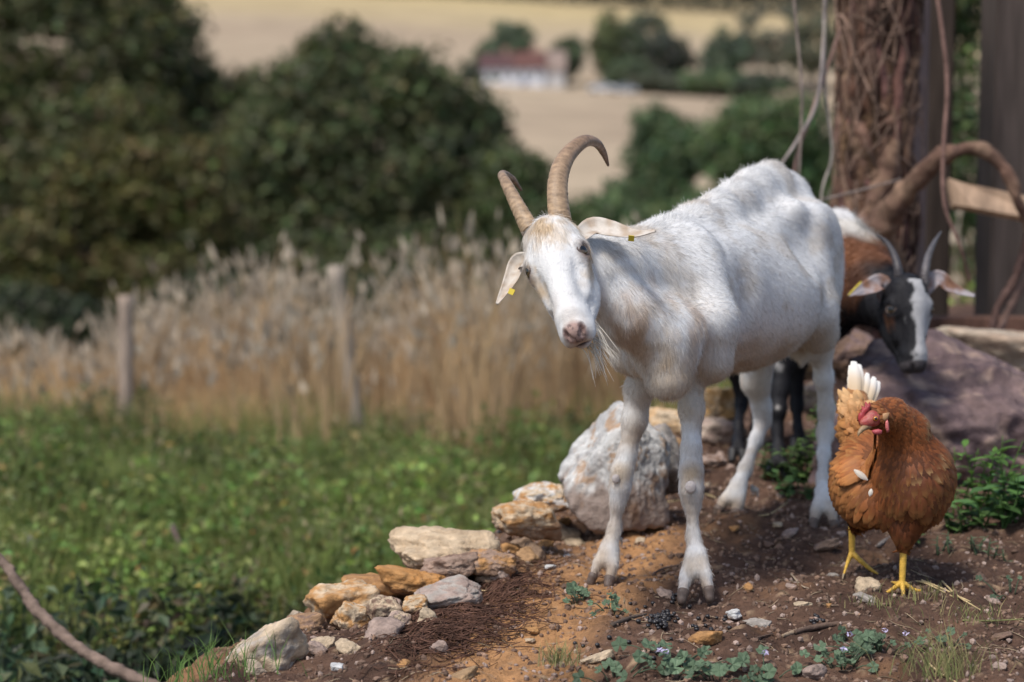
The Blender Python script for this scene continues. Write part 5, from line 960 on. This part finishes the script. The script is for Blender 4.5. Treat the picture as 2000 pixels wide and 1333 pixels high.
# twigs and straws on the soil
def lying(pix, r, col, lb, name, cat, grp, lift=.002, dz=0.):
    P = []
    for x, y in pix:
        p, d = ground(x, y); P.append(p + [0, 0, lift + dz])
    P = A(P); P[:, 2] = P[:, 2] * .5 + P[:, 2].mean() * .5 + .001
    V, Fc = tube(P, r, 40, 7, wob=.25, seed=pix[0][0]); return tag(build(name, V, Fc, M_wood if cat == 'straw' else M_bark, None, A(col)), lb, cat, grp)
for i, (px_, r, c, lb) in enumerate([([(1252, 1138), (1290, 1122), (1332, 1106)], [.0018, .0022, .0016], [.17, .11, .08], 'thin dark twig left of the near front hoof'),
     ([(1552, 1240), (1585, 1232), (1632, 1222), (1665, 1217)], [.004, .005, .0035], [.15, .10, .075], 'thick brown twig in the middle of the bottom soil'), ([(1528, 1246), (1550, 1238), (1568, 1232)], [.003, .004, .003], [.30, .22, .15], 'short pale twig left of the thick one'),
     ([(1195, 1222), (1225, 1212), (1262, 1206)], [.004, .0035, .002], [.10, .075, .06], 'dark twig left of the heap of droppings'), ([(1545, 1132), (1565, 1142), (1580, 1150)], [.0015, .0015, .001], [.35, .27, .19], 'tiny twig left of the hen'), ([(1615, 1160), (1620, 1185), (1638, 1187)], [.0014, .0014, .001], [.2, .14, .1], 'fine bent rootlet left of the hen stone'),
     ([(1715, 1072), (1725, 1062), (1742, 1048)], [.004, .0045, .003], [.22, .19, .17], 'grey splinter under the hen body'), ([(1440, 1262), (1480, 1250), (1510, 1243)], [.0015, .002, .001], [.12, .08, .06], 'thin dark root by the grey half buried stone')]):
    lying(px_, r, c, lb, 'twig', 'twig', 'twigs lying on the soil')
for i, (px_, lb) in enumerate([([(1230, 1008), (1270, 990), (1340, 984)], 'bent straw between the front legs'), ([(1455, 1003), (1500, 1007), (1538, 996)], 'straw between the hind hooves'), ([(1375, 968), (1390, 974), (1402, 980)], 'short straw behind the near knee'), ([(1800, 1135), (1840, 1155), (1895, 1185)], 'straw right of the hen foot'),
     ([(1812, 1300), (1835, 1322), (1880, 1345)], 'pale straw at the bottom right'), ([(1840, 1140), (1870, 1165), (1915, 1203)], 'long straw right of the hen foot'), ([(1765, 1150), (1800, 1140), (1860, 1170)], 'straw crossing behind the hen foot'), ([(1880, 1215), (1940, 1220), (1998, 1216)], 'green brown straw at the right edge'), ([(770, 1150), (860, 1158), (985, 1152)], 'straws on top of the pinkish slab'),
     ([(940, 1122), (965, 1128), (990, 1130)], 'short straw below the brown stone at the mound edge')]):
    lying(px_, [.0016, .0018, .0010], [.50, .38, .20] if i != 7 else [.2, .2, .08], lb, 'straw', 'straw', 'dry straws lying on the soil', .004)
# fine litter and root mat (uncountable)
rg = np.random.default_rng(64); parts = []
for i in range(900):
    x = rg.uniform(-.35, 1.25); y = rg.uniform(3.45, 5.6)
    if edge(x, y) < 0 or abs(x) > .24 * y: continue
    L_ = rg.uniform(.008, .045); a = rg.uniform(0, math.pi); b0 = A([x, y]); e_ = b0 + L_ * A([math.cos(a), math.sin(a)]); m_ = (b0 + e_) / 2 + rg.normal(size=2) * L_ * .12
    P = [[*q_, float(gq(*q_)) + rg.uniform(.001, .005)] for q_ in (b0, m_, e_)]; parts.append((*tube(P, [.0006, .0008, .0004], 5, 4), A([.34, .26, .17]) * rg.uniform(.25, 1.2)))
V, Fc, c = join(parts); tag(build('plant_litter', V, Fc, M_bark, None, c, loc=(0, 0, 0)), 'fine dead stems and rootlets scattered on the soil', 'plant litter', kind='stuff')
parts = []
for i in range(1500):
    px_, py_ = 900 + rg.normal() * 75, 1205 + rg.normal() * 36; py_ += (900 - px_) * .35
    P0, d = ground(px_, py_); L_ = rg.uniform(.015, .06); a = rg.normal() * .5 + .6; b0 = P0[:2]; e_ = b0 + L_ * A([math.cos(a), math.sin(a)]); m_ = (b0 + e_) / 2 + rg.normal(size=2) * L_ * .2
    P = [[*q_, float(gq(*q_)) + rg.uniform(.001, .010)] for q_ in (b0, m_, e_)]; parts.append((*tube(P, [.0007, .0009, .0005], 6, 4), A([.10, .052, .036]) * rg.uniform(.6, 1.6)))
V, Fc, c = join(parts); tag(build('root_mat', V, Fc, M_bark, None, c, loc=(0, 0, 0)), 'mat of fine dark red roots on the slope below the slab', 'roots', kind='stuff')

# ------------------------------------------------------------- small plants on the mound
def mallow_leaf(c, r, N, D, col):
    th = np.linspace(.35, 2 * math.pi - .35, 22); N = nrm(N); D = nrm(A(D) - N * (A(D) @ N)); B = np.cross(N, D); rad = r * (1 + .10 * np.cos(5 * (th - math.pi)) + .03 * np.cos(17 * th))
    R_ = A([c + rad[i] * (-D * math.cos(th[i]) + B * math.sin(th[i])) + N * r * (.16 * math.cos(5 * (th[i] - math.pi)) + .12) for i in range(len(th))]); V = np.vstack([c, R_]); T = np.array([[0, i, i + 1] for i in range(1, len(th))])
    return V, T, A(col) * (1 + .15 * np.random.default_rng(int(r * 1e6)).normal())
def mallow(px, py, spread, nleaf, r, seed, lb, flowers=0, col=(.105, .155, .09), hgt=.03):
    rg = np.random.default_rng(seed); P0, d = ground(px, py); o = empty('mallow_plant', P0, lb, 'plant', 'low mallow plants growing on the soil'); lv, st = [], []
    for i in range(nleaf):
        q_ = P0 + A([rg.normal() * spread[0], rg.normal() * spread[1], 0]); q_[2] = float(gq(q_[0], q_[1])) + rg.uniform(.25, 1.) * hgt; rr = r * rg.uniform(.45, 1.0)
        lv.append(mallow_leaf(q_, rr, A([rg.normal() * .4, -.7 + rg.normal() * .35, .8]), A([rg.normal(), rg.normal(), .3]), A(col) * rg.uniform(.7, 1.3)))
        a = P0 * .55 + q_ * .45; a[2] = float(gz(a[0], a[1])) + .002; st.append((*tube([a, (a + q_) / 2 + [0, 0, .004], q_], [.0012, .001, .0008], 8, 5), A(col) * .8))
    V, Fc, c = join(lv); build('leaves', V, Fc, M_leaf, o, c, smooth=False); V, Fc, c = join(st); build('stem', V, Fc, M_leaf, o, c)
    for i in range(flowers):
        q_ = P0 + A([rg.normal() * spread[0] * .6, rg.normal() * spread[1] * .6 - .01, 0]); q_[2] = float(gq(q_[0], q_[1])) + hgt * 1.1; pt = []
        for j in range(5):
            a = j * 2 * math.pi / 5; dv = A([math.cos(a), math.sin(a) * .6 - .2, math.sin(a) * .7]); pt.append((*leaves((q_ + dv * .0035)[None], .008, A([[.62, .55, .75]]), rg=rg)[:2], A([.62, .55, .75])))
        V, Fc, c = join(pt); build('flower', V, Fc, M_leaf, o, c, smooth=False)
mallow(1130, 1178, (.022, .012), 9, .0125, 1, 'small mallow plant just left of the far front hoof'); mallow(1198, 1200, (.022, .010), 8, .011, 2, 'small mallow plant below the far front hoof')
mallow(1310, 1300, (.035, .03), 18, .015, 3, 'mallow with lilac flower at the bottom below the droppings', 2); mallow(1400, 1330, (.04, .02), 10, .013, 4, 'mallow at the bottom edge beside the flowering one'); mallow(1205, 1330, (.035, .015), 8, .014, 8, 'mallow at the bottom edge below the flat cream stone')
mallow(1495, 1318, (.03, .02), 10, .013, 5, 'mallow with tiny flower left of the tan stone', 1); mallow(1645, 1305, (.035, .02), 20, .011, 6, 'dense mallow right of the tan stone', 1); mallow(1720, 1275, (.045, .025), 26, .011, 7, 'largest mallow with lilac flowers at the lower right', 3)
mallow(1655, 1255, (.012, .008), 4, .009, 9, 'single mallow sprig above the dense mallow'); mallow(1850, 1265, (.03, .012), 6, .009, 10, 'sparse mallow left of the grass tuft'); mallow(1975, 1165, (.03, .01), 6, .008, 11, 'tiny mallow at the right edge')
def leafy(px, py, h, n, ls, seed, lb, spread=.05, col=(.085, .16, .035), name='leafy_weed', lean=(0, 0), asp=.35, pos=None):
    rg = np.random.default_rng(seed); P0 = ground(px, py)[0] if pos is None else A(pos); o = empty(name, P0, lb, 'weed', 'green weeds growing on the mound'); st, lv = [], []
    for i in range(n):
        b = P0 + A([rg.normal() * spread, rg.normal() * spread * .5, 0]); b[2] = float(gz(b[0], b[1])); t = b + A([rg.normal() * .25 * h + lean[0], rg.normal() * .15 * h, h * rg.uniform(.5, 1.1)]); m = (b + t) / 2 + rg.normal(size=3) * h * .06
        st.append((*tube([b, m, t], [.0022, .0018, .0008], 10, 5), A(col) * 1.1)); X_ = spline([b, m, t], 12)
        k = max(3, int(h / ls * 3)); 
        for j in range(k):
            s_ = X_[min(11, 2 + int(j * 9 / k))]; a = rg.uniform(0, 2 * math.pi); dr = nrm(A([math.cos(a), math.sin(a), rg.uniform(.1, .9)])); L_ = ls * rg.uniform(.6, 1.2); W = nrm(np.cross(dr, [0, 0, 1])) * L_ * asp * .5
            us = np.linspace(0, 1, 6); wid = np.sin(np.pi * us ** .8) ** .8; ctr = s_ + dr * L_ * us[:, None] - A([0, 0, 1]) * (L_ * .35 * us ** 2)[:, None]
            V = np.stack([ctr - W * wid[:, None] + [0, 0, L_ * .04], ctr, ctr + W * wid[:, None] + [0, 0, L_ * .04]], 1).reshape(-1, 3); Q = np.array([[r_ * 3 + c_, r_ * 3 + c_ + 1, r_ * 3 + c_ + 4, r_ * 3 + c_ + 3] for r_ in range(5) for c_ in (0, 1)]); lv.append((V, Q, A(col) * rg.uniform(.65, 1.45)))
    V, Fc, c = join(st); build('stem', V, Fc, M_leaf, o, c); V, Fc, c = join(lv); build('leaves', V, Fc, M_leaf, o, c, smooth=True)
leafy(1562, 945, .10, 16, .030, 1, 'bushy green weed beside the dark goat front hoof', .035, (.08, .135, .04), asp=.55); leafy(1590, 920, .16, 5, .035, 2, 'taller weed rising behind the near hind leg', .02, (.10, .19, .045)); leafy(1530, 965, .05, 7, .030, 3, 'low round leaved weed between the hind legs', .025, (.07, .135, .045), asp=.7)
leafy(1930, 1010, .15, 12, .045, 4, 'tall bright weed in front of the purple boulder right of the hen', .05, (.09, .18, .035)); leafy(1985, 1020, .11, 14, .05, 5, 'broad leaved weed at the right edge by the purple boulder', .04, (.075, .155, .045), asp=.55); leafy(1870, 1040, .07, 14, .03, 6, 'low weed just right of the hen breast', .04, (.085, .15, .045), asp=.5); leafy(1900, 1075, .04, 10, .02, 7, 'sparse grey green weed right of the hen leg', .04, (.09, .13, .07))
def tuft(px, py, n, h, seed, lb, spread=.03, c1=(.16, .19, .07), c2=(.35, .28, .14)):
    rg = np.random.default_rng(seed); P0, d = ground(px, py); x = P0[0] + rg.normal(size=n) * spread; y = P0[1] + rg.normal(size=n) * spread * .6; V, Fc, c = grass_blades(n, (x, y), np.full(n, h), .8, .0008, c1, c2, rg); V[:, 2] += .012
    tag(build('grass_tuft', V, Fc, M_dry, None, c, smooth=False), lb, 'grass tuft', 'grass tufts on the soil')
tuft(1850, 1325, 110, .075, 1, 'wiry grass tuft at the bottom right corner', .04); tuft(1800, 1170, 50, .03, 2, 'thin grass right of the hen foot', .03); tuft(1900, 1225, 60, .03, 3, 'thin grass below the straws at the right', .05); tuft(1090, 1322, 60, .035, 4, 'short grass at the bottom centre left of the mallows', .015); tuft(425, 1330, 90, .07, 5, 'green grass beside the grey bone like stone', .06, (.10, .19, .05), (.15, .22, .07)); tuft(1700, 1190, 40, .02, 6, 'sparse grass in front of the stone between the hen feet', .03)
